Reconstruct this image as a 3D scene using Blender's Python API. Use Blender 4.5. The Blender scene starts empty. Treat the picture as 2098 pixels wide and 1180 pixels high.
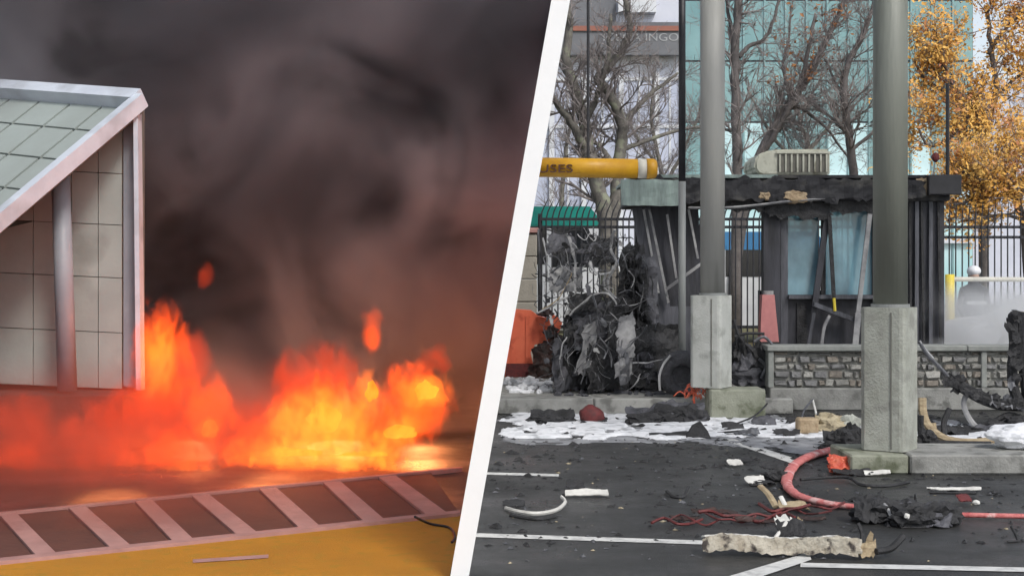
import bpy, bmesh, math, random
from mathutils import Vector, Matrix, noise, Quaternion

# ------------------------------------------------------------------ camera, sky, sun, exposure
scene = bpy.context.scene
EYE = 1.77          # eye height above the road, metres
F = 3000.0          # focal length in photo pixels
HX, HY = 1049.0, 552.0   # vanishing point of the view in photo pixels
cam_d = bpy.data.cameras.new('camera')
cam_d.sensor_width = 36.0
cam_d.lens = 36.0 * F / 2098.0
cam_d.shift_y = -(590.0 - HY) / 2098.0
cam_d.clip_start = 0.1
cam_d.clip_end = 2000.0
cam = bpy.data.objects.new('camera', cam_d)
scene.collection.objects.link(cam)
cam.location = (0, 0, EYE)
cam.rotation_euler = (math.radians(90), 0, 0)
scene.camera = cam

SUN_EL, SUN_AZ = 46.0, 150.0      # soft daylight from behind the camera, to the right
world = bpy.data.worlds.new('World')
scene.world = world
world.use_nodes = True
wn = world.node_tree
wn.nodes.clear()
wo = wn.nodes.new('ShaderNodeOutputWorld')
bg = wn.nodes.new('ShaderNodeBackground')
sky = wn.nodes.new('ShaderNodeTexSky')
sky.sky_type = 'NISHITA'
sky.sun_disc = False
sky.sun_elevation = math.radians(SUN_EL)
sky.sun_rotation = math.radians(SUN_AZ)
sky.air_density = 1.0
sky.dust_density = 1.5
bg.inputs['Strength'].default_value = 0.12
hs_ = wn.nodes.new('ShaderNodeHueSaturation')
hs_.inputs['Saturation'].default_value = 0.45
wn.links.new(sky.outputs[0], hs_.inputs['Color'])
wn.links.new(hs_.outputs[0], bg.inputs['Color'])
wn.links.new(bg.outputs[0], wo.inputs['Surface'])

sun_d = bpy.data.lights.new('sun', 'SUN')
sun_d.energy = 1.5
sun_d.angle = math.radians(14)
sun_d.color = (1.0, 0.96, 0.9)
sun = bpy.data.objects.new('sun', sun_d)
scene.collection.objects.link(sun)
_el, _az = math.radians(SUN_EL), math.radians(SUN_AZ)
_to = Vector((math.sin(_az) * math.cos(_el), math.cos(_az) * math.cos(_el), math.sin(_el)))
sun.rotation_euler = (-_to).to_track_quat('-Z', 'Y').to_euler()

scene.view_settings.view_transform = 'Standard'
scene.view_settings.look = 'None'
scene.view_settings.gamma = 1.0
scene.view_settings.exposure = 0.55
scene.view_settings.use_curve_mapping = False
scene.render.engine = 'CYCLES'
cy = scene.cycles
cy.use_denoising = True
cy.use_adaptive_sampling = True
cy.adaptive_threshold = 0.035
cy.max_bounces = 6
cy.diffuse_bounces = 3
cy.glossy_bounces = 2
cy.transparent_max_bounces = 12
cy.volume_bounces = 2
cy.volume_step_rate = 1.0
cy.volume_max_steps = 96
cy.sample_clamp_indirect = 4.0

R = random.Random(7)

# ------------------------------------------------------------------ helpers
def P(px, py, Y):
    """photo pixel at depth Y (metres in front of the eye) -> world point"""
    return Vector(((px - HX) / F * Y, Y, EYE + (HY - py) / F * Y))

def G(px, py, z=0.0):
    """photo pixel on the ground -> world point"""
    Y = (EYE - z) * F / (py - HY)
    return Vector(((px - HX) / F * Y, Y, z))

COL = scene.collection

class MB:
    def __init__(self):
        self.v, self.f = [], []
    def add(self, verts, faces):
        o = len(self.v)
        self.v += [Vector(q) for q in verts]
        self.f += [tuple(i + o for i in f) for f in faces]
        return self
    def box(self, x0, x1, y0, y1, z0, z1):
        return self.add([(x0,y0,z0),(x1,y0,z0),(x1,y1,z0),(x0,y1,z0),(x0,y0,z1),(x1,y0,z1),(x1,y1,z1),(x0,y1,z1)],
                        [(0,3,2,1),(4,5,6,7),(0,1,5,4),(1,2,6,5),(2,3,7,6),(3,0,4,7)])
    def cbox(self, x0, x1, y0, y1, z0, z1, c=0.02):
        """box with chamfered edges"""
        bm = bmesh.new()
        m = MB().box(x0,x1,y0,y1,z0,z1)
        vs = [bm.verts.new(q) for q in m.v]
        for f in m.f: bm.faces.new([vs[i] for i in f])
        bmesh.ops.bevel(bm, geom=list(bm.edges), offset=c, segments=1, affect='EDGES')
        return self.bm(bm)
    def bm(self, bm):
        bm.verts.index_update()
        self.add([v.co.copy() for v in bm.verts], [[v.index for v in f.verts] for f in bm.faces])
        bm.free()
        return self
    def bar(self, a, b, w, h=None, up=(0,0,1), taper=1.0):
        """rectangular bar from a to b"""
        a, b = Vector(a), Vector(b)
        h = w if h is None else h
        d = (b - a).normalized()
        up = Vector(up)
        if abs(d.dot(up)) > 0.98: up = Vector((0,1,0))
        s = d.cross(up).normalized(); t = s.cross(d).normalized()
        vs = []
        for p, k in ((a, 1.0), (b, taper)):
            for i, j in ((-1,-1),(1,-1),(1,1),(-1,1)):
                vs.append(p + s*(i*w*k/2) + t*(j*h*k/2))
        return self.add(vs, [(3,2,1,0),(4,5,6,7),(0,1,5,4),(1,2,6,5),(2,3,7,6),(3,0,4,7)])
    def tube(self, pts, radii, n=8, cap=True, flat=1.0):
        pts = [Vector(p) for p in pts]
        if not isinstance(radii, (list, tuple)): radii = [radii]*len(pts)
        vs, fs = [], []
        ref = None
        for i, p in enumerate(pts):
            d = (pts[min(i+1, len(pts)-1)] - pts[max(i-1, 0)])
            if d.length < 1e-9: d = Vector((0,0,1))
            d.normalize()
            if ref is None:
                ref = Vector((0,0,1)) if abs(d.z) < 0.9 else Vector((1,0,0))
            s = d.cross(ref)
            if s.length < 1e-6: s = d.orthogonal()
            s.normalize(); t = s.cross(d).normalized(); ref = t
            for k in range(n):
                a = 2*math.pi*k/n
                vs.append(p + s*math.cos(a)*radii[i] + t*math.sin(a)*radii[i]*flat)
        for i in range(len(pts)-1):
            for k in range(n):
                k2 = (k+1) % n
                fs.append((i*n+k, i*n+k2, (i+1)*n+k2, (i+1)*n+k))
        if cap:
            fs.append(tuple(range(n-1, -1, -1)))
            fs.append(tuple((len(pts)-1)*n + k for k in range(n)))
        return self.add(vs, fs)
    def prism(self, poly, d):
        """closed solid from a planar polygon (world points) pushed along vector d"""
        n = len(poly); d = Vector(d)
        vs = [Vector(p) for p in poly] + [Vector(p) + d for p in poly]
        return self.add(vs, [tuple(range(n-1,-1,-1)), tuple(range(n, 2*n))] + [(i, (i+1)%n, n+(i+1)%n, n+i) for i in range(n)])
    def rock(self, c, size, seed, amp=0.25, sub=2, freq=1.6, flatz=False):
        bm = bmesh.new()
        bmesh.ops.create_icosphere(bm, subdivisions=sub, radius=1.0)
        off = Vector((seed*13.7, seed*5.1, seed*9.3))
        for v in bm.verts:
            n = noise.fractal(v.co*freq + off, 0.8, 2.2, 3)
            q = v.co * (1 + amp*n)
            if flatz and q.z < -0.6: q.z = -0.6
            v.co = Vector(c) + Vector((q.x*size[0], q.y*size[1], q.z*size[2]))
        return self.bm(bm)
    def sheet(self, o, u, v, nu, nv, amp, seed, thick=0.006, rag=0.25, freq=3.0, curl=0.0):
        """crumpled torn sheet of metal: o corner, u and v edge vectors"""
        o, u, v = Vector(o), Vector(u), Vector(v)
        n = u.cross(v).normalized()
        off = Vector((seed*7.3, seed*3.1, seed*11.7))
        rr = random.Random(seed)
        keep = {(i, j): True for i in range(nu) for j in range(nv)}
        for c in ((0,0),(nu-1,0),(0,nv-1),(nu-1,nv-1)):
            if rag > .2 and rr.random() < .6: keep[c] = False
        jit = {}
        idx, vs = {}, []
        def vert(i, j, k):
            if (i, j, k) not in idx:
                a, b = i/nu, j/nv
                if (i, j) not in jit:
                    e = rag*1.3 if (i in (0, nu) or j in (0, nv)) else .25
                    ja = rr.uniform(-.3, 1.0)*e/nu*(1 if i == 0 else -1 if i == nu else rr.choice((-.5,.5)))
                    jb = rr.uniform(-.3, 1.0)*e*1.5/nv*(1 if j == 0 else -1 if j == nv else rr.choice((-.5,.5)))
                    jit[i, j] = (ja, jb)
                a += jit[i, j][0]; b += jit[i, j][1]
                p = o + u*a + v*b
                q = p*freq + off
                d = noise.noise(q)*amp + abs(noise.noise(q*2.3))*amp*0.7 + curl*(a-0.5)**2*4*u.length*0.3
                p = p + n*d + u.normalized()*noise.noise(q+Vector((9,2,4)))*amp*0.5 + v.normalized()*noise.noise(q+Vector((1,8,3)))*amp*0.5
                idx[i, j, k] = len(vs)
                vs.append(p + n*(thick*k))
            return idx[i, j, k]
        fs = []
        for (i, j), ok in keep.items():
            if not ok: continue
            a = [vert(i,j,0), vert(i+1,j,0), vert(i+1,j+1,0), vert(i,j+1,0)]
            b = [vert(i,j,1), vert(i+1,j,1), vert(i+1,j+1,1), vert(i,j+1,1)]
            fs.append((a[3],a[2],a[1],a[0])); fs.append(tuple(b))
            for e, (di, dj) in enumerate(((0,-1),(1,0),(0,1),(-1,0))):
                if not keep.get((i+di, j+dj), False):
                    e2 = (e+1) % 4
                    fs.append((a[e], a[e2], b[e2], b[e]))
        return self.add(vs, fs)
    def build(self, name, mat, parent=None, origin=None, smooth=False, **props):
        off = Vector((0,0,0))
        if parent is not None:
            q = parent
            while q is not None:
                off += Vector(q.location); q = q.parent
        elif origin is not None:
            off = Vector(origin)
        me = bpy.data.meshes.new(name)
        me.from_pydata([tuple(p - off) for p in self.v], [], self.f)
        me.update()
        if smooth:
            me.polygons.foreach_set('use_smooth', [True]*len(me.polygons))
        ob = bpy.data.objects.new(name, me)
        COL.objects.link(ob)
        if mat: me.materials.append(M[mat] if isinstance(mat, str) else mat)
        if parent is not None: ob.parent = parent
        elif origin is not None: ob.location = off
        for k, w in props.items(): ob[k] = w
        return ob

def tag(o, label, cat, group=None, kind=None):
    o['label'] = label; o['category'] = cat
    if group: o['group'] = group
    if kind: o['kind'] = kind
    return o

def thing(name, label, cat, loc, group=None, kind=None):
    o = bpy.data.objects.new(name, None)
    COL.objects.link(o)
    o.location = Vector(loc)
    o.empty_display_size = 0.2
    return tag(o, label, cat, group, kind)

def spline(pts, n=8):
    """Catmull-Rom through points"""
    pts = [Vector(p) for p in pts]
    out = []
    for i in range(len(pts)-1):
        p0, p1, p2, p3 = pts[max(i-1,0)], pts[i], pts[i+1], pts[min(i+2, len(pts)-1)]
        for k in range(n):
            t = k/n
            out.append(0.5*((2*p1) + (p2-p0)*t + (2*p0-5*p1+4*p2-p3)*t*t + (3*p1-p0-3*p2+p3)*t*t*t))
    out.append(pts[-1])
    return out

# ------------------------------------------------------------------ materials
M = {}
def mat(name, c1, c2=None, rough=0.7, scale=4.0, detail=6.0, metal=0.0, bump=0.0, bscale=30.0, contrast=(0.35, 0.65), c3=None, s3=20.0, r2=None, spec=0.5, stretch=None):
    m = bpy.data.materials.new(name)
    m.use_nodes = True
    nt = m.node_tree; N = nt.nodes; L = nt.links
    b = N['Principled BSDF']
    b.inputs['Roughness'].default_value = rough
    b.inputs['Metallic'].default_value = metal
    b.inputs['Specular IOR Level'].default_value = spec
    tc = N.new('ShaderNodeTexCoord')
    vec = tc.outputs['Object']
    if stretch:
        mp = N.new('ShaderNodeMapping'); mp.inputs['Scale'].default_value = stretch
        L.new(vec, mp.inputs['Vector']); vec = mp.outputs['Vector']
    if c2 is None: c2 = tuple(x*0.75 for x in c1)
    nz = N.new('ShaderNodeTexNoise'); nz.inputs['Scale'].default_value = scale; nz.inputs['Detail'].default_value = detail; nz.inputs['Roughness'].default_value = 0.65
    L.new(vec, nz.inputs['Vector'])
    rp = N.new('ShaderNodeValToRGB')
    rp.color_ramp.elements[0].position = contrast[0]; rp.color_ramp.elements[0].color = (*c1, 1)
    rp.color_ramp.elements[1].position = contrast[1]; rp.color_ramp.elements[1].color = (*c2, 1)
    L.new(nz.outputs['Fac'], rp.inputs['Fac'])
    col = rp.outputs['Color']
    if c3 is not None:
        n3 = N.new('ShaderNodeTexNoise'); n3.inputs['Scale'].default_value = s3; n3.inputs['Detail'].default_value = 4
        L.new(vec, n3.inputs['Vector'])
        r3 = N.new('ShaderNodeValToRGB'); r3.color_ramp.elements[0].position = 0.54; r3.color_ramp.elements[1].position = 0.66
        L.new(n3.outputs['Fac'], r3.inputs['Fac'])
        mx = N.new('ShaderNodeMix'); mx.data_type = 'RGBA'
        L.new(r3.outputs['Color'], mx.inputs[0]); L.new(col, mx.inputs[6]); mx.inputs[7].default_value = (*c3, 1)
        col = mx.outputs[2]
    L.new(col, b.inputs['Base Color'])
    if r2 is not None:
        mr = N.new('ShaderNodeMapRange'); mr.inputs['From Min'].default_value = 0.35; mr.inputs['From Max'].default_value = 0.65
        mr.inputs['To Min'].default_value = rough; mr.inputs['To Max'].default_value = r2
        L.new(nz.outputs['Fac'], mr.inputs['Value']); L.new(mr.outputs[0], b.inputs['Roughness'])
    if bump > 0:
        nb = N.new('ShaderNodeTexNoise'); nb.inputs['Scale'].default_value = bscale; nb.inputs['Detail'].default_value = 5
        L.new(vec, nb.inputs['Vector'])
        bp = N.new('ShaderNodeBump'); bp.inputs['Strength'].default_value = bump; bp.inputs['Distance'].default_value = 0.02
        L.new(nb.outputs['Fac'], bp.inputs['Height']); L.new(bp.outputs[0], b.inputs['Normal'])
    M[name] = m
    return m

mat('asphalt', (0.014,0.014,0.0125), (0.046,0.046,0.045), spec=0.5, rough=0.62, r2=0.24, contrast=(.4,.62), scale=0.7, bump=0.5, bscale=160, c3=(0.085,0.085,0.085), s3=90)
mat('line_paint', (0.62,0.62,0.6), (0.3,0.3,0.3), rough=0.7, scale=9, contrast=(0.45,0.75))
mat('foam', (0.74,0.75,0.78), (0.48,0.5,0.53), rough=0.8, scale=5, bump=0.8, bscale=18, contrast=(0.45,0.75), c3=(0.36,0.37,0.39), s3=6)
mat('thin_foam', (0.34,0.35,0.37), (0.14,0.14,0.15), rough=0.6, scale=5, bump=0.5, bscale=22)
mat('kerb', (0.33,0.33,0.31), (0.2,0.2,0.19), rough=0.85, scale=3, bump=0.4, bscale=40, c3=(0.14,0.14,0.13), s3=6)
mat('mossy_kerb', (0.3,0.31,0.25), (0.2,0.21,0.16), rough=0.85, scale=3, bump=0.4, bscale=40, c3=(0.1,0.11,0.07), s3=5)
mat('pier_concrete', (0.5,0.51,0.48), (0.4,0.41,0.38), rough=0.85, scale=3, bump=0.35, bscale=50, c3=(0.33,0.335,0.31), s3=5)
mat('stained_concrete', (0.4,0.41,0.37), (0.28,0.29,0.25), rough=0.85, scale=4, bump=0.4, bscale=50, c3=(0.26,0.265,0.235), s3=5)
mat('column_grey', (0.3,0.3,0.28), (0.22,0.22,0.21), rough=0.55, scale=1.2, bump=0.1, bscale=20, stretch=(2,2,0.2), c3=(0.14,0.14,0.13), s3=1.5)
mat('column_paint', (0.2,0.21,0.18), (0.15,0.16,0.135), rough=0.5, scale=1.2, bump=0.15, bscale=25, stretch=(1.6,1.6,0.22), c3=(0.11,0.115,0.095), s3=2.4)
mat('divider_white', (0.9,0.9,0.9), (0.85,0.85,0.85), rough=0.6, scale=1.2, bump=0.05, bscale=30)
mat('char', (0.013,0.013,0.014), (0.035,0.035,0.038), rough=0.75, scale=8, bump=0.8, bscale=40)
mat('char_grey', (0.035,0.036,0.042), (0.1,0.1,0.115), rough=0.7, scale=6, bump=0.5, bscale=25)  # grey-blue tone: smoke haze over the wreck put into the colour
mat('tyre_ash', (0.1,0.1,0.11), (0.05,0.05,0.055), rough=0.9, scale=16, bump=0.9, bscale=60)
mat('burnt_steel', (0.16,0.165,0.18), (0.05,0.05,0.055), rough=0.55, metal=0.3, scale=6, bump=0.4, bscale=20)
mat('bare_steel', (0.5,0.5,0.5), (0.28,0.28,0.29), rough=0.5, metal=0.35, scale=8, bump=0.2, bscale=20)
mat('ash_panel', (0.34,0.34,0.34), (0.14,0.14,0.15), rough=0.7, scale=4, bump=0.4, bscale=15)
mat('orange_plastic', (0.85,0.2,0.1), (0.78,0.15,0.075), rough=0.6, scale=3, c3=(0.6,0.1,0.05), s3=4)
mat('melt_black', (0.012,0.011,0.011), (0.05,0.02,0.015), rough=0.6, scale=9, bump=0.6, bscale=30)
mat('pink_plastic', (0.5,0.2,0.19), (0.4,0.15,0.15), rough=0.6, scale=5)
mat('yellow_paint', (0.62,0.33,0.012), (0.5,0.25,0.012), rough=0.45, scale=5, bump=0.1)
mat('sleeve', (0.62,0.6,0.52), (0.5,0.48,0.42), rough=0.6, scale=6)
mat('dark_print', (0.06,0.018,0.012), (0.09,0.03,0.015), rough=0.6, scale=20)
mat('black_metal', (0.012,0.012,0.015), (0.025,0.025,0.03), rough=0.5, scale=6)
mat('fence_metal', (0.014,0.014,0.018), (0.028,0.028,0.034), rough=0.55, scale=6)
mat('grey_metal', (0.3,0.31,0.31), (0.22,0.23,0.23), rough=0.5, metal=0.2, scale=5)
mat('pole_metal', (0.2,0.21,0.21), (0.27,0.28,0.27), rough=0.5, scale=2, stretch=(1,1,0.3))
mat('roof_black', (0.011,0.011,0.014), (0.026,0.026,0.03), rough=0.75, scale=3, bump=0.5, bscale=15, c3=(0.06,0.058,0.055), s3=3)
mat('pale_fascia', (0.3,0.38,0.35), (0.16,0.2,0.19), rough=0.6, scale=3, stretch=(3,3,0.5))
mat('insulation', (0.42,0.33,0.22), (0.28,0.2,0.12), rough=0.95, scale=9, bump=0.8, bscale=30)
mat('booth_wall', (0.012,0.012,0.016), (0.04,0.041,0.052), rough=0.6, scale=3, bump=0.3, bscale=12, stretch=(2.5,2.5,0.4))
mat('booth_panel', (0.03,0.032,0.04), (0.1,0.102,0.12), rough=0.55, scale=3, bump=0.3, bscale=12, stretch=(3,3,0.4))
mat('ac_shell', (0.5,0.5,0.42), (0.36,0.36,0.3), rough=0.6, scale=4, c3=(0.2,0.19,0.14), s3=5)
mat('ac_dark', (0.1,0.1,0.085), (0.16,0.15,0.13), rough=0.7, scale=6)
mat('mortar', (0.26,0.26,0.24), (0.19,0.19,0.175), rough=0.95, scale=12, bump=0.6, bscale=60)
for i, (a, b) in enumerate([((0.34,0.33,0.3),(0.2,0.2,0.19)), ((0.25,0.25,0.25),(0.14,0.14,0.14)), ((0.42,0.41,0.38),(0.27,0.27,0.25)), ((0.3,0.27,0.23),(0.17,0.15,0.13))]):
    mat('stone_%s' % 'abcd'[i], a, b, rough=0.9, scale=14, bump=0.7, bscale=45)
mat('beige_stone', (0.36,0.33,0.28), (0.28,0.26,0.22), rough=0.9, scale=5, bump=0.4)
mat('wall_cap', (0.3,0.31,0.29), (0.2,0.21,0.2), rough=0.85, scale=5, bump=0.3)
mat('hose', (0.6,0.2,0.19), (0.42,0.09,0.09), rough=0.8, scale=14, bump=0.6, bscale=70, c3=(0.66,0.42,0.4), s3=11, contrast=(.4,.7))
mat('red_debris', (0.45,0.05,0.03), (0.6,0.16,0.08), rough=0.5, scale=9)
mat('dark_red', (0.16,0.025,0.025), (0.08,0.02,0.02), rough=0.7, scale=14)
mat('white_debris', (0.72,0.71,0.67), (0.5,0.49,0.46), rough=0.6, scale=10)
mat('rubble', (0.44,0.38,0.26), (0.3,0.25,0.17), rough=0.95, scale=10, bump=0.7, bscale=40, c3=(0.12,0.1,0.07), s3=11)
mat('charred_beam', (0.52,0.48,0.4), (0.3,0.26,0.2), rough=0.9, scale=11, bump=0.7, bscale=35, c3=(0.06,0.05,0.045), s3=16)
mat('wood_tan', (0.42,0.34,0.22), (0.24,0.18,0.11), rough=0.85, scale=9, bump=0.4, stretch=(1,1,4))
mat('bark', (0.2,0.185,0.16), (0.1,0.092,0.085), rough=0.95, scale=6, bump=0.6, bscale=25, c3=(0.25,0.26,0.19), s3=5)
mat('bark_dark', (0.17,0.152,0.147), (0.1,0.09,0.088), rough=0.95, scale=6, bump=0.5, bscale=25)  # trunks lightened, background haze put into the bark
mat('twig', (0.18,0.155,0.15), (0.28,0.25,0.24), rough=0.9, scale=3)  # lightened to carry the haze over the background trees
mat('leaf_orange', (0.7,0.35,0.06), (0.78,0.5,0.14), rough=0.75, scale=1.5, c3=(0.58,0.25,0.12), s3=2.5)
mat('leaf_brown', (0.26,0.1,0.035), (0.34,0.15,0.05), rough=0.8, scale=2)
mat('concrete_far', (0.66,0.68,0.76), (0.56,0.58,0.66), rough=0.8, scale=0.5)  # background haze put into the brightened colours of the far buildings
mat('far_window', (0.55,0.58,0.7), (0.4,0.44,0.56), rough=0.15, scale=0.7)
mat('far_white', (0.72,0.74,0.78), (0.6,0.62,0.66), rough=0.7, scale=1)
mat('far_dark', (0.12,0.125,0.14), (0.18,0.185,0.2), rough=0.6, scale=0.6)
mat('sign_grey', (0.4,0.41,0.42), (0.3,0.31,0.32), rough=0.7, scale=3)  # letters greyed to lose contrast as they would in mist
mat('far_red', (0.32,0.13,0.09), (0.26,0.1,0.08), rough=0.7, scale=0.8)
mat('teal_glass', (0.22,0.39,0.39), (0.14,0.29,0.3), rough=0.12, scale=0.25, spec=0.8, detail=2)
mat('teal_glass_pale', (0.6,0.78,0.8), (0.42,0.68,0.7), rough=0.15, scale=0.25, spec=0.8, detail=2)  # lower facade and mist mixed into one paler glass colour
mat('mullion', (0.26,0.42,0.43), (0.2,0.34,0.35), rough=0.4, scale=2)  # lightened in place of haze before the glass
mat('teal_van', (0.02,0.32,0.26), (0.015,0.25,0.21), rough=0.35, scale=2)
mat('blue_van', (0.06,0.25,0.5), (0.05,0.2,0.42), rough=0.35, scale=2)
mat('white_car', (0.8,0.81,0.83), (0.72,0.73,0.76), rough=0.3, scale=2)
mat('car_glass', (0.02,0.022,0.026), (0.03,0.032,0.036), rough=0.08, scale=2)
mat('rubber', (0.02,0.02,0.02), (0.035,0.035,0.035), rough=0.85, scale=20)
mat('rail_yellow', (0.75,0.6,0.06), (0.62,0.48,0.05), rough=0.5, scale=6)
mat('dark_cloth', (0.025,0.027,0.035), (0.045,0.047,0.055), rough=0.9, scale=9)
mat('skin', (0.5,0.33,0.26), (0.45,0.29,0.22), rough=0.6, scale=9)
mat('grass', (0.1,0.11,0.04), (0.16,0.12,0.05), rough=0.95, scale=2, bump=0.5)
# fire side
mat('yellow_deck', (0.5,0.21,0.008), (0.4,0.17,0.008), rough=0.7, scale=1.1, c3=(0.38,0.19,0.01), s3=9, bump=0.5, bscale=90)
mat('brown_panel', (0.12,0.045,0.03), (0.09,0.034,0.024), rough=0.75, scale=2.5, bump=0.2)
mat('pale_bar', (0.44,0.24,0.21), (0.34,0.18,0.16), rough=0.7, scale=4, bump=0.1)
mat('white_frame', (0.58,0.62,0.68), (0.48,0.51,0.57), rough=0.55, scale=2, c3=(0.4,0.42,0.46), s3=1.6, bump=0.08)
mat('roof_panel', (0.33,0.37,0.35), (0.29,0.32,0.3), rough=0.5, scale=1.5)
mat('wall_panel', (0.36,0.385,0.36), (0.3,0.32,0.3), rough=0.6, scale=1.5, bump=0.1, c3=(0.24,0.25,0.23), s3=1.1)
mat('joint_dark', (0.17,0.17,0.15), (0.13,0.13,0.115), rough=0.8, scale=3)
mat('grey_column', (0.24,0.25,0.28), (0.3,0.31,0.34), rough=0.5, scale=1.5)
mat('grey_trim', (0.27,0.28,0.31), (0.22,0.23,0.26), rough=0.6, scale=2)
mat('scorched_brick', (0.1,0.05,0.04), (0.05,0.03,0.027), rough=0.9, scale=5, bump=0.4)
mat('soot_core', (0.055,0.052,0.055), (0.085,0.078,0.08), rough=1.0, scale=0.7, spec=0.0)

def glass_mat(name, refl_tint, alpha):
    m = bpy.data.materials.new(name); m.use_nodes = True
    N, L = m.node_tree.nodes, m.node_tree.links
    b = N['Principled BSDF']
    b.inputs['Roughness'].default_value = 0.12
    tc = N.new('ShaderNodeTexCoord'); mp = N.new('ShaderNodeMapping'); mp.inputs['Scale'].default_value = (1.1, 1.1, .8)
    L.new(tc.outputs['Object'], mp.inputs['Vector'])
    n2 = N.new('ShaderNodeTexNoise'); n2.inputs['Scale'].default_value = 1.6; n2.inputs['Detail'].default_value = 5
    L.new(mp.outputs[0], n2.inputs['Vector'])
    r2 = N.new('ShaderNodeValToRGB'); r2.color_ramp.elements[0].position = .36; r2.color_ramp.elements[1].position = .6
    r2.color_ramp.elements[0].color = (refl_tint[0]*.5, refl_tint[1]*.52, refl_tint[2]*.55, 1); r2.color_ramp.elements[1].color = (*refl_tint, 1)
    L.new(n2.outputs['Fac'], r2.inputs['Fac']); L.new(r2.outputs[0], b.inputs['Base Color'])
    b.inputs['Specular IOR Level'].default_value = 0.8
    t = N.new('ShaderNodeBsdfTransparent'); t.inputs['Color'].default_value = (0.65,0.85,0.9,1)
    nz = N.new('ShaderNodeTexNoise'); nz.inputs['Scale'].default_value = 2.5; nz.inputs['Detail'].default_value = 5
    mr = N.new('ShaderNodeMapRange'); mr.inputs['To Min'].default_value = alpha-0.25; mr.inputs['To Max'].default_value = alpha+0.2
    L.new(nz.outputs['Fac'], mr.inputs['Value'])
    mx = N.new('ShaderNodeMixShader')
    L.new(mr.outputs[0], mx.inputs[0]); L.new(t.outputs[0], mx.inputs[1]); L.new(b.outputs[0], mx.inputs[2])
    L.new(mx.outputs[0], N['Material Output'].inputs['Surface'])
    M[name] = m
glass_mat('booth_glass', (0.25,0.42,0.5), 0.7)  # blue body colour stands in for reflected sky and teal building

def smoke_mat(name, color, dens, scale, lo, hi, zfade=None, aniso=0.2, dark=None):
    m = bpy.data.materials.new(name); m.use_nodes = True
    N, L = m.node_tree.nodes, m.node_tree.links
    N.remove(N['Principled BSDF'])
    pv = N.new('ShaderNodeVolumePrincipled')
    pv.inputs['Color'].default_value = (*color, 1)
    pv.inputs['Anisotropy'].default_value = aniso
    g = N.new('ShaderNodeNewGeometry')
    if dark is not None:
        # sooty and paler pockets of smoke
        sn = N.new('ShaderNodeTexNoise'); sn.inputs['Scale'].default_value = 0.3; sn.inputs['Detail'].default_value = 3; sn.inputs['Distortion'].default_value = 0.8
        L.new(g.outputs['Position'], sn.inputs['Vector'])
        sr = N.new('ShaderNodeValToRGB'); sr.color_ramp.elements[0].position = .4; sr.color_ramp.elements[1].position = .62
        sr.color_ramp.elements[0].color = (*dark, 1); sr.color_ramp.elements[1].color = (*color, 1)
        L.new(sn.outputs['Fac'], sr.inputs['Fac']); L.new(sr.outputs[0], pv.inputs['Color'])
    nz = N.new('ShaderNodeTexNoise'); nz.inputs['Scale'].default_value = scale; nz.inputs['Detail'].default_value = 3.0; nz.inputs['Distortion'].default_value = 1.0
    L.new(g.outputs['Position'], nz.inputs['Vector'])
    mr = N.new('ShaderNodeMapRange'); mr.interpolation_type = 'SMOOTHSTEP'
    mr.inputs['From Min'].default_value = lo; mr.inputs['From Max'].default_value = hi
    mr.inputs['To Min'].default_value = 0.0; mr.inputs['To Max'].default_value = dens
    L.new(nz.outputs['Fac'], mr.inputs['Value'])
    d = mr.outputs[0]
    if zfade:
        # thins out with height above the ground and towards the front, as loose smoke does
        sp = N.new('ShaderNodeSeparateXYZ'); L.new(g.outputs['Position'], sp.inputs[0])
        for ax, a, b in zfade:
            r = N.new('ShaderNodeMapRange'); r.interpolation_type = 'SMOOTHSTEP'
            r.inputs['From Min'].default_value = a; r.inputs['From Max'].default_value = b
            L.new(sp.outputs[ax], r.inputs['Value'])
            mu = N.new('ShaderNodeMath'); mu.operation = 'MULTIPLY'
            L.new(d, mu.inputs[0]); L.new(r.outputs[0], mu.inputs[1]); d = mu.outputs[0]
    L.new(d, pv.inputs['Density'])
    L.new(pv.outputs[0], N['Material Output'].inputs['Volume'])
    m.cycles.volume_step_rate = 2.5
    M[name] = m

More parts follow.
